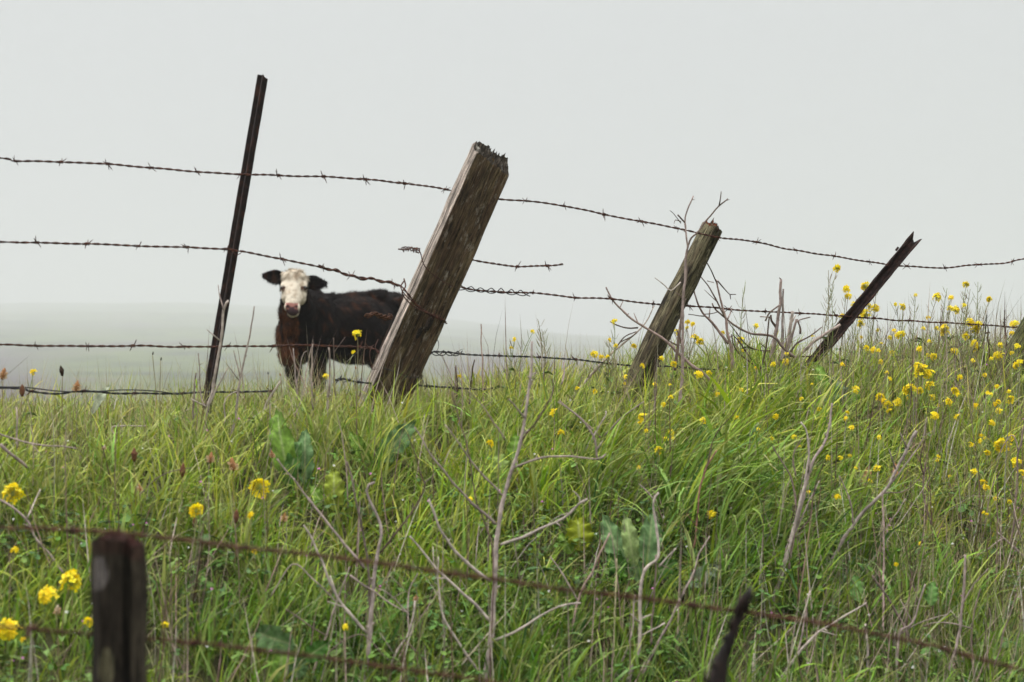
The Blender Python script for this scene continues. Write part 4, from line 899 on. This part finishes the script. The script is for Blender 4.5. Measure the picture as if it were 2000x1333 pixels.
# ------------------------------------------------------------------ mustard
def head_mesh(i, nfl, R0):
    rr = random.Random(i + 50); mb = MB()
    for k in range(nfl):
        ga = k * 2.399; t = (k + .5) / nfl; r = R0 * math.sqrt(t) * rr.uniform(.75, 1.15); zz = R0 * (.6 - 1.1 * t * t) + rr.uniform(-.22, .2) * R0
        c = Vector((math.cos(ga) * r, math.sin(ga) * r, zz)); nrm = Vector((math.cos(ga) * t * 1.3, math.sin(ga) * t * 1.3, 1 - .35 * t)).normalized()
        mb.tube([Vector((0, 0, -R0 * .5)), c - nrm * .002], .0005, 4, (.25, .30, .06), cap=False)
        if rr.random() < .07: continue
        if t < .05 or rr.random() < .12: mb.tube([c - nrm * .002, c + nrm * .003], [.0018, .0010], 5, (.55, .55, .04)); continue
        u = nrm.orthogonal().normalized(); v = nrm.cross(u); a0 = rr.uniform(0, 1.5); s = rr.uniform(.0062, .0092); nrm = (nrm + Vector((rr.uniform(-.5, .5), rr.uniform(-.5, .5), 0))).normalized(); u = nrm.orthogonal().normalized(); v = nrm.cross(u)
        yc = (rr.uniform(.72, .82), rr.uniform(.56, .66), rr.uniform(.004, .02))
        for q in range(4):
            a = a0 + q * math.pi / 2; d = u * math.cos(a) + v * math.sin(a); e_ = nrm.cross(d); lift = nrm * rr.uniform(.15, .5)
            mb.poly([c, c + (d * .55 - e_ * .42 + lift * .5) * s, c + (d * 1.05 - e_ * .34 + lift * .8) * s, c + (d * 1.12 + e_ * .30 + lift * .7) * s, c + (d * .55 + e_ * .44 + lift * .5) * s], yc)
        mb.tube([c, c + nrm * .0035], [.0012, .0008], 4, (.7, .6, .05))
    me = mb.mesh('flower_head', False); me.materials.append(M_petal); return me
HEADS = {1: [head_mesh(i, 5, .006) for i in range(3)], 2: [head_mesh(i + 5, 10, .011) for i in range(3)], 3: [head_mesh(i + 9, 20, .016) for i in range(4)], 4: [head_mesh(i + 19, 34, .021) for i in range(3)]}
def mustard(flowers, label, group, pods=0, H=None, pod_top=None):
    """flowers: (px, py, half size px)"""
    fl = flowers or [(pod_top[0], pod_top[1], 0)]
    cx = sum(f[0] for f in fl) / len(fl); low = max(fl, key=lambda f: f[1]); H = H or random.uniform(.16, .24)
    Y0 = bank(low[0], low[1], H) ; tops = [at(f[0], f[1], Y0 + random.uniform(-.02, .02)) for f in fl]
    hi = max(tops, key=lambda p: p.z); gx = sum(p.x for p in tops) / len(tops) - random.uniform(.0, .07); gz = near_h(gx, Y0) - .01
    root = empty('mustard_plant', Vector((gx, Y0, gz)), label, 'mustard plant', group); base = Vector(root.location)
    sc_ = random.uniform(.9, 1.1); mb = MB(); colr = random.choice([(.12, .16, .04), (.15, .175, .06), (.14, .12, .055)])
    bend = Vector((random.uniform(-.02, .03), 0, 0)); main = spline([base, base.lerp(hi, .45) + bend, base.lerp(hi, .8) + bend * .6, hi - Vector((0, 0, .006))], .02); m = len(main)
    mb.tube(main, [.0022 - .0013 * i / m for i in range(m)], 5, colr)
    for tp in tops:
        if tp is hi: continue
        j = max(1, int(m * random.uniform(.35, .6))); st = main[j]
        mb.tube(spline([st, st.lerp(tp, .5) + Vector((0, 0, -.015)), tp - Vector((0, 0, .005))], .02), .0011, 5, colr)
    mb.build('stem', M_stem, root)
    if pods:
        pb = MB(); cnt = 0
        for k in range(pods):
            t = .38 + .55 * k / pods; p = main[min(m - 1, int(t * m))]; a = random.uniform(0, 6.28); d = Vector((math.cos(a), math.sin(a) * .8, .55)).normalized(); l = random.uniform(.022, .045) * (1.15 - .4 * k / pods)
            p1 = p + d * l * .35; p2 = p1 + (d * .6 + Vector((0, 0, .8))).normalized() * l; pb.tube([p, p1, p1.lerp(p2, .5), p2], [.0005, .0008, .0011, .0004], 4, (.16, .175, .07) if random.random() < .6 else (.20, .15, .09))
        pb.build('seed_pods', M_stem, root)
    # a few narrow leaves low on the stem
    lb = MB()
    for k in range(3):
        p = main[min(m - 1, max(1, int(m * (.12 + .16 * k))))]; a = random.uniform(0, 6.28); d = Vector((math.cos(a), math.sin(a), .5)).normalized(); s_ = d.cross(Vector((0, 0, 1))).normalized(); l = random.uniform(.035, .07)
        rows = [[p + d * l * t + Vector((0, 0, -l * .5 * t * t)) + s_ * (w * l * .22 + random.uniform(-.001, .001)) * q + Vector((0, 0, .15 * l * abs(q) * w)) for q in (-1, 0, 1)] for t, w in ((0, .1), (.25, .7), (.5, 1), (.75, .7), (1, .05))]
        lb.grid(rows, col=(.085, .14, .035))
    lb.build('leaves', M_leaf, root)
    for f, tp in zip(fl, tops):
        r = f[2]
        if r <= 0: continue
        phys = r * Y0 / F                          # half width in metres
        key = 1 if phys < .0085 else 2 if phys < .0135 else 3 if phys < .019 else 4
        o = bpy.data.objects.new('flower_head', random.choice(HEADS[key])); COL.objects.link(o); o.parent = root
        R0 = {1: .0125, 2: .0175, 3: .0215, 4: .0265}[key]; s = max(.55, min(1.6, phys * (1.3 if r >= 12 else 1.0) / R0)); o.scale = (s, s, s * random.uniform(.8, 1.25))
        o.location = tp - base; o.rotation_euler = (R(random.uniform(20, 75)), R(random.uniform(-35, 35)), random.uniform(0, 6))
    return root
FL = [(1635,524,9),(1653,565,9),(1656,579,8),(1668,595,8),(1683,582,8),(1690,560,11),(1713,551,6),(1710,602,10),(1697,598,7),(1688,615,12),(1681,632,9),(1647,620,11),
 (1749,595,5),(1763,600,9),(1788,577,5),(1830,580,10),(1813,621,6),(1887,556,8),(1857,582,7),(1855,602,7),(1866,606,11),(1883,597,6),(1845,643,11),(1842,652,7),(1895,630,11),(1910,635,10),(1932,585,7),(1981,634,11),
 (1746,646,6),(1756,655,10),(1738,660,6),(1803,643,6),(1705,684,8),(1692,680,7),(1715,685,6),(1743,690,7),(1795,682,8),(1815,667,5),(1903,670,8),(1865,687,9),(1824,697,9),(1812,694,5),(1900,705,6),(1950,695,11),(1953,675,7),(1985,715,8),(1976,690,6),
 (1801,727,14),(1793,715,9),(1775,763,13),(1797,763,8),(1820,750,7),(1864,763,9),(1872,772,6),(1875,738,7),(1733,790,11),(1753,786,10),(1853,786,10),(1672,760,9),(1645,713,6),(1720,707,6),(1732,728,5),(1663,836,7),(1655,806,5),(1600,800,6),(1565,780,6),(1869,815,8),(1950,785,6),(1974,780,9),(1945,790,7),(1950,803,8),(1938,827,8),(1935,771,5),(1970,765,5),
 (1898,871,7),(1929,885,8),(1956,870,13),(1985,902,11),(1713,916,10),(1636,971,8),(1660,891,5),(1717,855,6),(1671,915,5),(1855,931,4),(1944,974,5),(1972,981,6),(1920,1002,4),(1927,1005,4),(1797,1062,4),(1750,1103,4),
 (1200,628,8),(1160,692,9),(1175,698,7),(1187,698,6),(1203,676,6),(1190,665,5),(1238,676,7),(1327,613,6),(1343,630,7),(1353,633,6),(1342,641,5),(1322,650,9),(1358,660,11),(1367,668,9),(1301,655,4),(1446,664,8),(1475,638,7),(1412,650,5),(1316,712,8),(1366,732,10),(1291,702,7),(1478,720,7),(1510,712,7),(1535,706,8),
 (1081,807,11),(1096,845,8),(1128,759,5),(1162,765,6),(1222,736,5),(1255,815,10),(1250,827,6),(1262,842,4),(1296,790,6),(1310,845,9),(1300,858,7),(1313,857,6),(1287,880,10),(1248,913,5),(1373,822,8),(1390,1005,10),(1402,770,6),
 (958,866,9),(919,976,6),(897,736,5),(698,653,11),(690,688,5),(636,737,8),(674,1226,8),
 (65,728,9),(24,962,18),(506,952,17),(383,998,12),(392,991,7),(489,1006,9),(29,1076,10),(138,1134,18),(92,1162,18),(16,1229,20),(45,1250,8),(172,1215,11),(322,1221,8),(497,1078,7),(1004,663,5),(1040,648,5),(998,680,5)]
LONE = {(1635,524): 'mustard plant whose single flower stands highest, left of the angle iron', (1200,628): 'mustard plant flowering against the fog left of the round post',
 (1081,807): 'yellow flower right of the tall forked stalk, on the upper bank', (1390,1005): 'yellow flower in front of the long lush grass', (958,866): 'faded yellow flower left of the tall forked stalk',
 (919,976): 'tiny yellow flower touching a branch of the tall forked stalk', (897,736): 'tiny yellow flower on the crest right of the timber post', (698,653): 'mustard plant flowering in front of the side of the cow', (636,737): 'low yellow flower in the grass at the feet of the cow',
 (674,1226): 'small yellow flower at the bottom, right of the big blue green leaves', (65,728): 'yellow flower on the crest at the far left', (24,962): 'big yellow flower head at the left edge above the near wire', (506,952): 'big yellow flower head above the near wire, left of the dead stems',
 (383,998): 'pair of small yellow flowers above the near wire', (489,1006): 'small yellow flower under the big yellow flower head', (29,1076): 'small yellow flower at the left edge below the near wire', (138,1134): 'two big yellow flower heads left of the near post',
 (92,1162): 'big yellow flower head, lower left of the one beside the near post', (16,1229): 'biggest yellow flower head, at the left edge near the bottom', (172,1215): 'yellow flower half hidden by the left side of the near post', (322,1221): 'small yellow flower right of the near post', (497,1078): 'dull yellow flower right on the near wire',
 (1636,971): 'lone yellow flower below the withered orange leaf', (1713,916): 'lone yellow flower right of the withered orange leaf', (1446,664): 'yellow flower in the tangled leafless bush', (1373,822): 'yellow flower above the tall dark green leaf', (1248,913): 'tiny yellow flower left of the lush grass',
 (1096,845): 'pale yellow flower just below the one right of the tall forked stalk'}
NUM = {1: 'one', 2: 'two', 3: 'three', 4: 'four', 5: 'five', 6: 'six'}
rr_ = random.Random(77)
for _ in range(48):
    x = 1560 + 440 * rr_.random() ** .7; y = 640 + 330 * rr_.random() ** 1.5; FL.append((int(x), int(y), rr_.choice((4, 5, 6, 7, 8, 10))))
for _ in range(14): FL.append((rr_.randint(1180, 1560), rr_.randint(680, 860), rr_.choice((4, 5, 6, 7))))
def region(x, y):
    if x > 1560 and y < 740 and x < 1735: return 'growing round the leaning angle iron', 'mustard plants round the angle iron'
    if x >= 1735 and y < 660: return 'standing high against the fog at right', 'mustard plants on the crest at the right'
    if x >= 1735 and y < 740: return 'on the crest line at right', 'mustard plants on the crest at the right'
    if x > 1780 and y < 850: return 'just below the crest at the right edge', 'mustard plants low on the crest at the right'
    if x > 1560 and y < 850: return 'below the foot of the angle iron', 'mustard plants low on the crest at the right'
    if x > 1560: return 'on the bank well below the angle iron', 'mustard plants on the right bank'
    if y < 745 and x > 1420: return 'between the leafless bush and the snag', 'mustard plants by the round post'
    if y < 745 and x > 1260: return 'at the foot of the round post', 'mustard plants by the round post'
    if y < 745: return 'on the crest left of the round post', 'mustard plants left of the round post'
    return 'on the bank below the round post', 'mustard plants below the round post'
left_ = list(FL); random.seed(5)
while left_:
    f = left_.pop(0); grp = [f]; lim = 24 if f[0] > 1560 else 20
    if (f[0], f[1]) not in LONE:
        for g in list(left_):
            if abs(g[0] - f[0]) < lim and abs(g[1] - f[1]) < lim and (g[0], g[1]) not in LONE and len(grp) < 4: grp.append(g); left_.remove(g)
        lb, gr = region(f[0], f[1])
    else:
        lb, gr = LONE[(f[0], f[1])], 'mustard plants standing apart'
        for g in list(left_):
            if abs(g[0] - f[0]) < 13 and abs(g[1] - f[1]) < 13 and (g[0], g[1]) not in LONE: grp.append(g); left_.remove(g)
    above = f[1] < 745
    if (f[0], f[1]) not in LONE: lb = 'mustard plant with %s yellow flower head%s, %s' % (NUM[len(grp)], '' if len(grp) == 1 else 's', lb)
    mustard(grp, lb, gr, pods=random.randint(10, 22) if above and f[0] > 980 else (5 if random.random() < .4 else 0))
for x, y in [(1910,548),(1895,562),(1880,575),(1618,525),(1622,560),(1456,548),(1050,620),(1058,640),(1725,636),(1742,655),(1850,560),(1870,655),(1700,645),(1785,640),(1825,628),(1730,690),(1765,680),(1890,660),(1660,690),(1690,700),(1840,690),(1780,700),(1920,655),(1200,690),(1385,680),(1960,660)]:
    if x > 1780: lb, gr = 'mustard plant gone to thin seed pods, far right on the crest', 'mustard plants gone to seed'
    elif x > 1640: lb, gr = 'mustard plant gone to thin seed pods, beside and right of the angle iron', 'mustard plants gone to seed'
    elif x == 1618: lb, gr = 'tall mustard stem with pods under the highest flower', 'mustard plants gone to seed'
    elif x == 1385: lb, gr = 'mustard stem with thin pods just right of the round post', 'mustard plants gone to seed'
    elif x == 1050: lb, gr = 'taller of two podded mustard stems behind the tall pale stalk', 'mustard plants gone to seed'
    elif x > 1560: lb, gr = 'shorter mustard stem with pods left of the angle iron', 'mustard plants gone to seed'
    elif x > 1400: lb, gr = 'single mustard stem with thin pods above the tangled leafless bush', 'mustard plants gone to seed'
    elif x > 1150: lb, gr = 'mustard stem with thin pods left of the round post', 'mustard plants gone to seed'
    else: lb, gr = 'shorter of two podded mustard stems behind the tall pale stalk', 'mustard plants gone to seed'
    mustard([], lb, gr, pods=random.randint(18, 30), pod_top=(x, y), H=.25)

# ------------------------------------------------------------------ grass
def hgrid():
    xs = np.linspace(-4.5, 6.0, 421); ys = np.linspace(3.0, 14.0, 441)
    Z = np.array([[near_h(x, y) for x in xs] for y in ys]); return xs, ys, Z
GX, GY, GZ_ = hgrid()
def hz(X, Y):
    fx = np.clip((X - GX[0]) / (GX[1] - GX[0]), 0, len(GX) - 1.001); fy = np.clip((Y - GY[0]) / (GY[1] - GY[0]), 0, len(GY) - 1.001)
    i = fx.astype(int); j = fy.astype(int); a = fx - i; b = fy - j
    return GZ_[j, i] * (1-a) * (1-b) + GZ_[j, i+1] * a * (1-b) + GZ_[j+1, i] * (1-a) * b + GZ_[j+1, i+1] * a * b
def pnoise(X, Y, s, seed):
    """smooth value noise, vectorised"""
    g = np.random.default_rng(seed).uniform(-1, 1, (128, 128)); x = X / s + 40; y = Y / s + 40; i = np.floor(x).astype(int); j = np.floor(y).astype(int); a = x - i; b = y - j
    a = a * a * (3 - 2 * a); b = b * b * (3 - 2 * b); i %= 127; j %= 127
    return g[j, i] * (1-a) * (1-b) + g[j, i+1] * a * (1-b) + g[j+1, i] * (1-a) * b + g[j+1, i+1] * a * b
def scatter(n, r0=-2.7, r1=1.0, x0=-2.6, x1=3.6):
    X = rng.uniform(x0, x1, n * 2); r = rng.uniform(r0, r1, n * 2); Y = 6.64 + .65 * X + r; z = hz(X, Y)
    px = 1000 + F * X / Y; py = HOR - (z - CZ) * F / Y
    ok = (Y > 3.95) & (np.abs(X) < .257 * Y + .55) & (py < 1333 + 330)
    X, Y, z, r, px, py = [v[ok][:n] for v in (X, Y, z, r, px, py)]
    return X, Y, z, r, px, py
def blades(name, X, Y, z, length, width, lean, curve, az, cols, mat, label, levels=6, tipcols=None, twist=1.0, parent=None, cat='grass', wpow=1.6, kind='stuff'):
    n = len(X); ts = np.linspace(0, 1, levels); P = np.zeros((n, levels, 3)); P[:, 0] = np.stack([X, Y, z - .012], 1)
    dx, dy = np.cos(az), np.sin(az)
    for k in range(1, levels):
        th = lean + curve * ((k - .5) / (levels - 1)) ** 1.5; ds = length / (levels - 1)
        P[:, k, 0] = P[:, k-1, 0] + np.sin(th) * dx * ds; P[:, k, 1] = P[:, k-1, 1] + np.sin(th) * dy * ds; P[:, k, 2] = P[:, k-1, 2] + np.cos(th) * ds
    wa = az + np.pi / 2 + rng.normal(0, .6, n) * twist; tw = rng.normal(0, .8, n) * twist
    V = np.zeros((n, levels, 2, 3))
    for k, t in enumerate(ts):
        a = wa + tw * t; w = width * .5 * (np.clip(1 - t ** wpow, 0.04, 1)) * (1 if t > 0 else .7)
        off = np.stack([np.cos(a) * w, np.sin(a) * w, np.sin(tw * 2 + t) * w * .3], 1)
        V[:, k, 0] = P[:, k] - off; V[:, k, 1] = P[:, k] + off
    base = np.arange(n)[:, None, None] * levels * 2; lv = np.arange(levels - 1)[None, :, None] * 2
    Q = (base + lv + np.array([0, 1, 3, 2])[None, None]).reshape(-1, 4)
    c = cols if tipcols is None else None
    tc = np.clip((ts[None, :, None] - .55) / .45, 0, 1) ** 1.2
    C = cols[:, None, :] * (1 - tc) + (tipcols if tipcols is not None else cols)[:, None, :] * tc
    C = np.repeat(C[:, :, None, :], 2, 2).reshape(-1, 3)
    me = fast_mesh(name, V.reshape(-1, 3), Q, C, True); o = link(me, name, mat, parent)
    tag(o, label, cat, kind=kind); return o
def palette(n, base, var=.18):
    base = np.array(base); idx = rng.integers(0, len(base), n); c = base[idx] * rng.uniform(1 - var, 1 + var, (n, 1)) * rng.uniform(.93, 1.07, (n, 3)); return c
def make_grass():
    GD = 1.0
    # main sward
    n = 5600; X, Y, z, r, px, py = scatter(n); nt_ = len(X); NB = 15           # tussocks, each a spray of blades
    den = rng.uniform(0, 1, nt_) < np.clip(.8 + .7 * pnoise(X, Y, .22, 33), .25, 1); X, Y = X[den], Y[den]; nt_ = len(X)
    tid = np.repeat(np.arange(nt_), NB); n = len(tid); ta = rng.uniform(0, 6.28, n); tr = np.abs(rng.normal(0, .022, n))
    X = X[tid] + np.cos(ta) * tr; Y = Y[tid] + np.sin(ta) * tr; z = hz(X, Y); r = Y - 6.64 - .65 * X; px = 1000 + F * X / Y; py = HOR - (z - CZ) * F / Y
    tl = rng.uniform(.65, 1.35, nt_)[tid]; tw_ = (rng.uniform(.6, 1.5, nt_) * np.where(rng.uniform(0, 1, nt_) < .09, 1.9, 1))[tid]; tcol = rng.uniform(.72, 1.3, (nt_, 1))[tid] * rng.uniform(.9, 1.1, (nt_, 3))[tid]; tdeep = rng.uniform(0, 1, nt_)[tid]
    big = pnoise(X, Y, .45, 1); med = pnoise(X, Y, .14, 2); sm = pnoise(X, Y, .06, 4)
    lush = np.exp(-(((px - 1420) / 330) ** 2 + ((py - 1010) / 130) ** 2))           # long drooping swathe below the round post
    edge = np.clip((r + .35) / .45, 0, 1)
    length = (.175 + .05 * big + .04 * med + .11 * lush) * rng.uniform(.5, 1.35, n) * tl * (1 - (.30 + .08 * (px < 1150) + .22 * ((px > 450) & (px < 830))) * edge)
    low = np.clip((py - 950) / 350, 0, 1); length *= (1 - .22 * low)
    width = rng.uniform(.0038, .0084, n) * tw_ * (1 + .5 * lush) * (1 + .15 * (rng.uniform(0, 1, n) < .1) * 3)
    az = ta + rng.normal(0, .5, n); wind = rng.uniform(0, 1, n) < .3; az = np.where(wind, rng.normal(.1, .6, n), az); az = np.where(lush > .35 * rng.uniform(.4, 2.2, n), rng.normal(-.25, .8, n), az)
    lean = np.abs(rng.normal(.16, .26, n)) + .1 * lush; curve = np.abs(rng.normal(1.0, .75, n)) + .6 * lush
    green = palette(n, [(.17, .245, .014), (.245, .315, .018), (.33, .375, .03), (.12, .215, .016), (.39, .42, .06), (.20, .29, .05)])
    deep = palette(n, [(.032, .095, .006), (.07, .155, .012), (.034, .098, .030), (.10, .185, .018), (.13, .215, .05)])
    k = (np.clip(.18 + .8 * low + .35 * big + .5 * lush + .5 * (tdeep - .5), 0, 1) * rng.uniform(.6, 1, n))[:, None]; c = (green * (1 - k) + deep * k) * tcol
    pale = palette(n, [(0.312, 0.312, 0.120), (0.360, 0.342, 0.168), (0.264, 0.300, 0.102)]); top = np.clip((r + 1.3) / 1.2, 0, 1); m = (rng.uniform(0, 1, n) < .12 + .3 * top * (px < 1300) + .15 * top)[:, None]
    c = np.where(m, pale * .45 + c * .55, c)
    tips = c * np.array([1.25, 1.12, 1.05]); dry = rng.uniform(0, 1, n) < .10; tips[dry] = palette(dry.sum(), [(0.280, 0.231, 0.112), (0.231, 0.154, 0.070)])
    blades('grass', X, Y, z, length, width, lean, curve, az, c, M_grass, 'long green grass covering the bank up to the fence', 7, tips)
    n = 17000; X, Y, z, r, px, py = scatter(n); n = len(X)
    c = palette(n, [(0.072, 0.132, 0.018), (0.102, 0.162, 0.027), (0.144, 0.180, 0.042), (0.120, 0.114, 0.042)], .3)
    blades('short_grass', X, Y, z, rng.uniform(.05, .14, n), rng.uniform(.003, .007, n), np.abs(rng.normal(.3, .35, n)), np.abs(rng.normal(.8, .7, n)), rng.uniform(0, 6.28, n), c, M_grass, 'short green undergrowth between the tall tussocks on the bank', 5)
    # fine pale grass and straw, densest along the crest
    n = 24000; X, Y, z, r, px, py = scatter(n, -2.6, .9); n = len(X)
    top = np.clip((r + 1.0) / 1.0, 0, 1); right = np.clip((px - 1450) / 400, 0, 1)
    keep = rng.uniform(0, 1, n) < .22 + .55 * top + .45 * right * (py > 800); X, Y, z, r, px, py, top, right = [v[keep] for v in (X, Y, z, r, px, py, top, right)]; n = len(X)
    c = palette(n, [(0.312, 0.276, 0.150), (0.252, 0.204, 0.114), (0.348, 0.324, 0.192), (0.204, 0.144, 0.090), (0.288, 0.300, 0.114)])
    blades('dry_grass', X, Y, z, rng.uniform(.10, .26, n) * (1 + .3 * right), rng.uniform(.0012, .0028, n), np.abs(rng.normal(.2, .25, n)), rng.normal(.3, .6, n), rng.uniform(0, 6.28, n), c, M_dry, 'pale dry straw mixed through the green grass', 5)
    # thin tall dead stalks
    n = 4200; X, Y, z, r, px, py = scatter(n, -2.6, .3); n = len(X); right = np.clip((px - 1350) / 350, 0, 1)
    keep = rng.uniform(0, 1, n) < .13 + .38 * np.clip((py - 950) / 250, 0, 1) + .6 * right; X, Y, z, r, px, py = [v[keep] for v in (X, Y, z, r, px, py)]; n = len(X)
    blades('dead_stalks', X, Y, z, rng.uniform(.18, .42, n), rng.uniform(.0025, .0045, n), np.abs(rng.normal(.35, .4, n)), rng.normal(0, .4, n), rng.normal(.3, 1.4, n), palette(n, [(0.210, 0.168, 0.133), (0.168, 0.119, 0.098), (0.280, 0.245, 0.203), (0.084, 0.052, 0.038)]), M_dry, 'thin brown and grey dead stalks standing in the grass', 5, wpow=4, twist=.3)
    # behind the crest, thinning out towards the cow
    n = 26000; X = rng.uniform(-4.4, 4.5, n); r = .9 + rng.uniform(0, 1, n) ** 1.6 * 5; Y = 6.64 + .65 * X + r; z = hz(X, Y)
    c = palette(n, [(0.096, 0.150, 0.030), (0.132, 0.168, 0.048), (0.204, 0.192, 0.090)]); blades('field_grass', X, Y, z, rng.uniform(.05, .13, n), rng.uniform(.004, .008, n), np.abs(rng.normal(.2, .2, n)), rng.uniform(0, 1, n), rng.uniform(0, 6.28, n), c, M_grass, 'short pasture grass on the far side of the fence', 4)
    # broad-leaved ground cover in the lower half
    n = 14000; X, Y, z, r, px, py = scatter(n, -2.7, .0); n = len(X)
    dens = np.clip((py - 850) / 300, 0, 1) * np.clip(.5 + .8 * pnoise(X, Y, .2, 8) + .55 * np.exp(-((px - 1130) / 260) ** 2), 0, 1)
    keep = rng.uniform(0, 1, n) < dens; X, Y, z, px = [v[keep] for v in (X, Y, z, px)]; n = len(X)
    h = rng.uniform(.03, .13, n); s = rng.uniform(.006, .017, n) * np.where(rng.uniform(0, 1, n) < .12, 1.7, 1); a = rng.uniform(0, 6.28, n); tilt = rng.uniform(-.5, .5, n)
    V = []; Q = []; lobes = 3
    cen = np.stack([X, Y, z + h], 1); vs = np.zeros((n, lobes, 6, 3))
    for l in range(lobes):
        al = a + l * 2.094 + rng.normal(0, .15, n); u = np.stack([np.cos(al), np.sin(al), -.1 + tilt * np.cos(al - a)], 1); v = np.stack([-np.sin(al), np.cos(al), tilt * .4 + 0 * al], 1); S_ = s[:, None]
        for q, (uu, vv, ww) in enumerate([(0, 0, 0), (.7, .48, .12), (1.35, .42, .0), (1.55, 0, -.12), (1.35, -.42, .0), (.7, -.48, .12)]):
            vs[:, l, q] = cen + (u * uu + v * vv) * S_ + np.array([0, 0, 1]) * ww * S_
    b = (np.arange(n * lobes) * 6)[:, None]; Q = np.concatenate([b + [0, 1, 2, 3], b + [0, 3, 4, 5]])
    c = palette(n, [(0.060, 0.120, 0.021), (0.078, 0.150, 0.024), (0.045, 0.096, 0.021), (0.096, 0.156, 0.036), (0.048, 0.090, 0.030)], .2)
    o = link(fast_mesh('ground_cover', vs.reshape(-1, 3), Q, np.repeat(c, lobes * 6, 0)), 'ground_cover', M_leaf)
    tag(o, 'low three-lobed leaves between the grass blades on the bank', 'weeds', kind='stuff')
    # tiny white and pink flowers
    n = 240; X, Y, z, r, px, py = scatter(n, -2.6, -.1); n = len(X); vs = np.zeros((n, 5, 4, 3)); cen = np.stack([X, Y, z + rng.uniform(.09, .17, n)], 1); s = rng.uniform(.0022, .0042, n)[:, None]
    for l in range(5):
        al = l * 1.257 + rng.uniform(0, 1, n); u = np.stack([np.cos(al), np.sin(al) * .5, np.sin(al) * .7], 1); v = np.stack([-np.sin(al), np.cos(al) * .5, np.cos(al) * .7], 1)
        for q, (uu, vv) in enumerate([(0, 0), (.7, .4), (1.2, 0), (.7, -.4)]): vs[:, l, q] = cen + (u * uu + v * vv) * s
    Q = (np.arange(n * 5) * 4)[:, None] + [0, 1, 2, 3]; c = np.where(rng.uniform(0, 1, (n, 1)) < .6, np.array([[.6, .59, .57]]), np.array([[.5, .16, .42]]))
    o = link(fast_mesh('tiny_flowers', vs.reshape(-1, 3), Q, np.repeat(c, 20, 0)), 'tiny_flowers', M_petal)
    tag(o, 'pinpoint white and pink blossoms scattered low in the grass', 'flowers', kind='stuff')
make_grass()
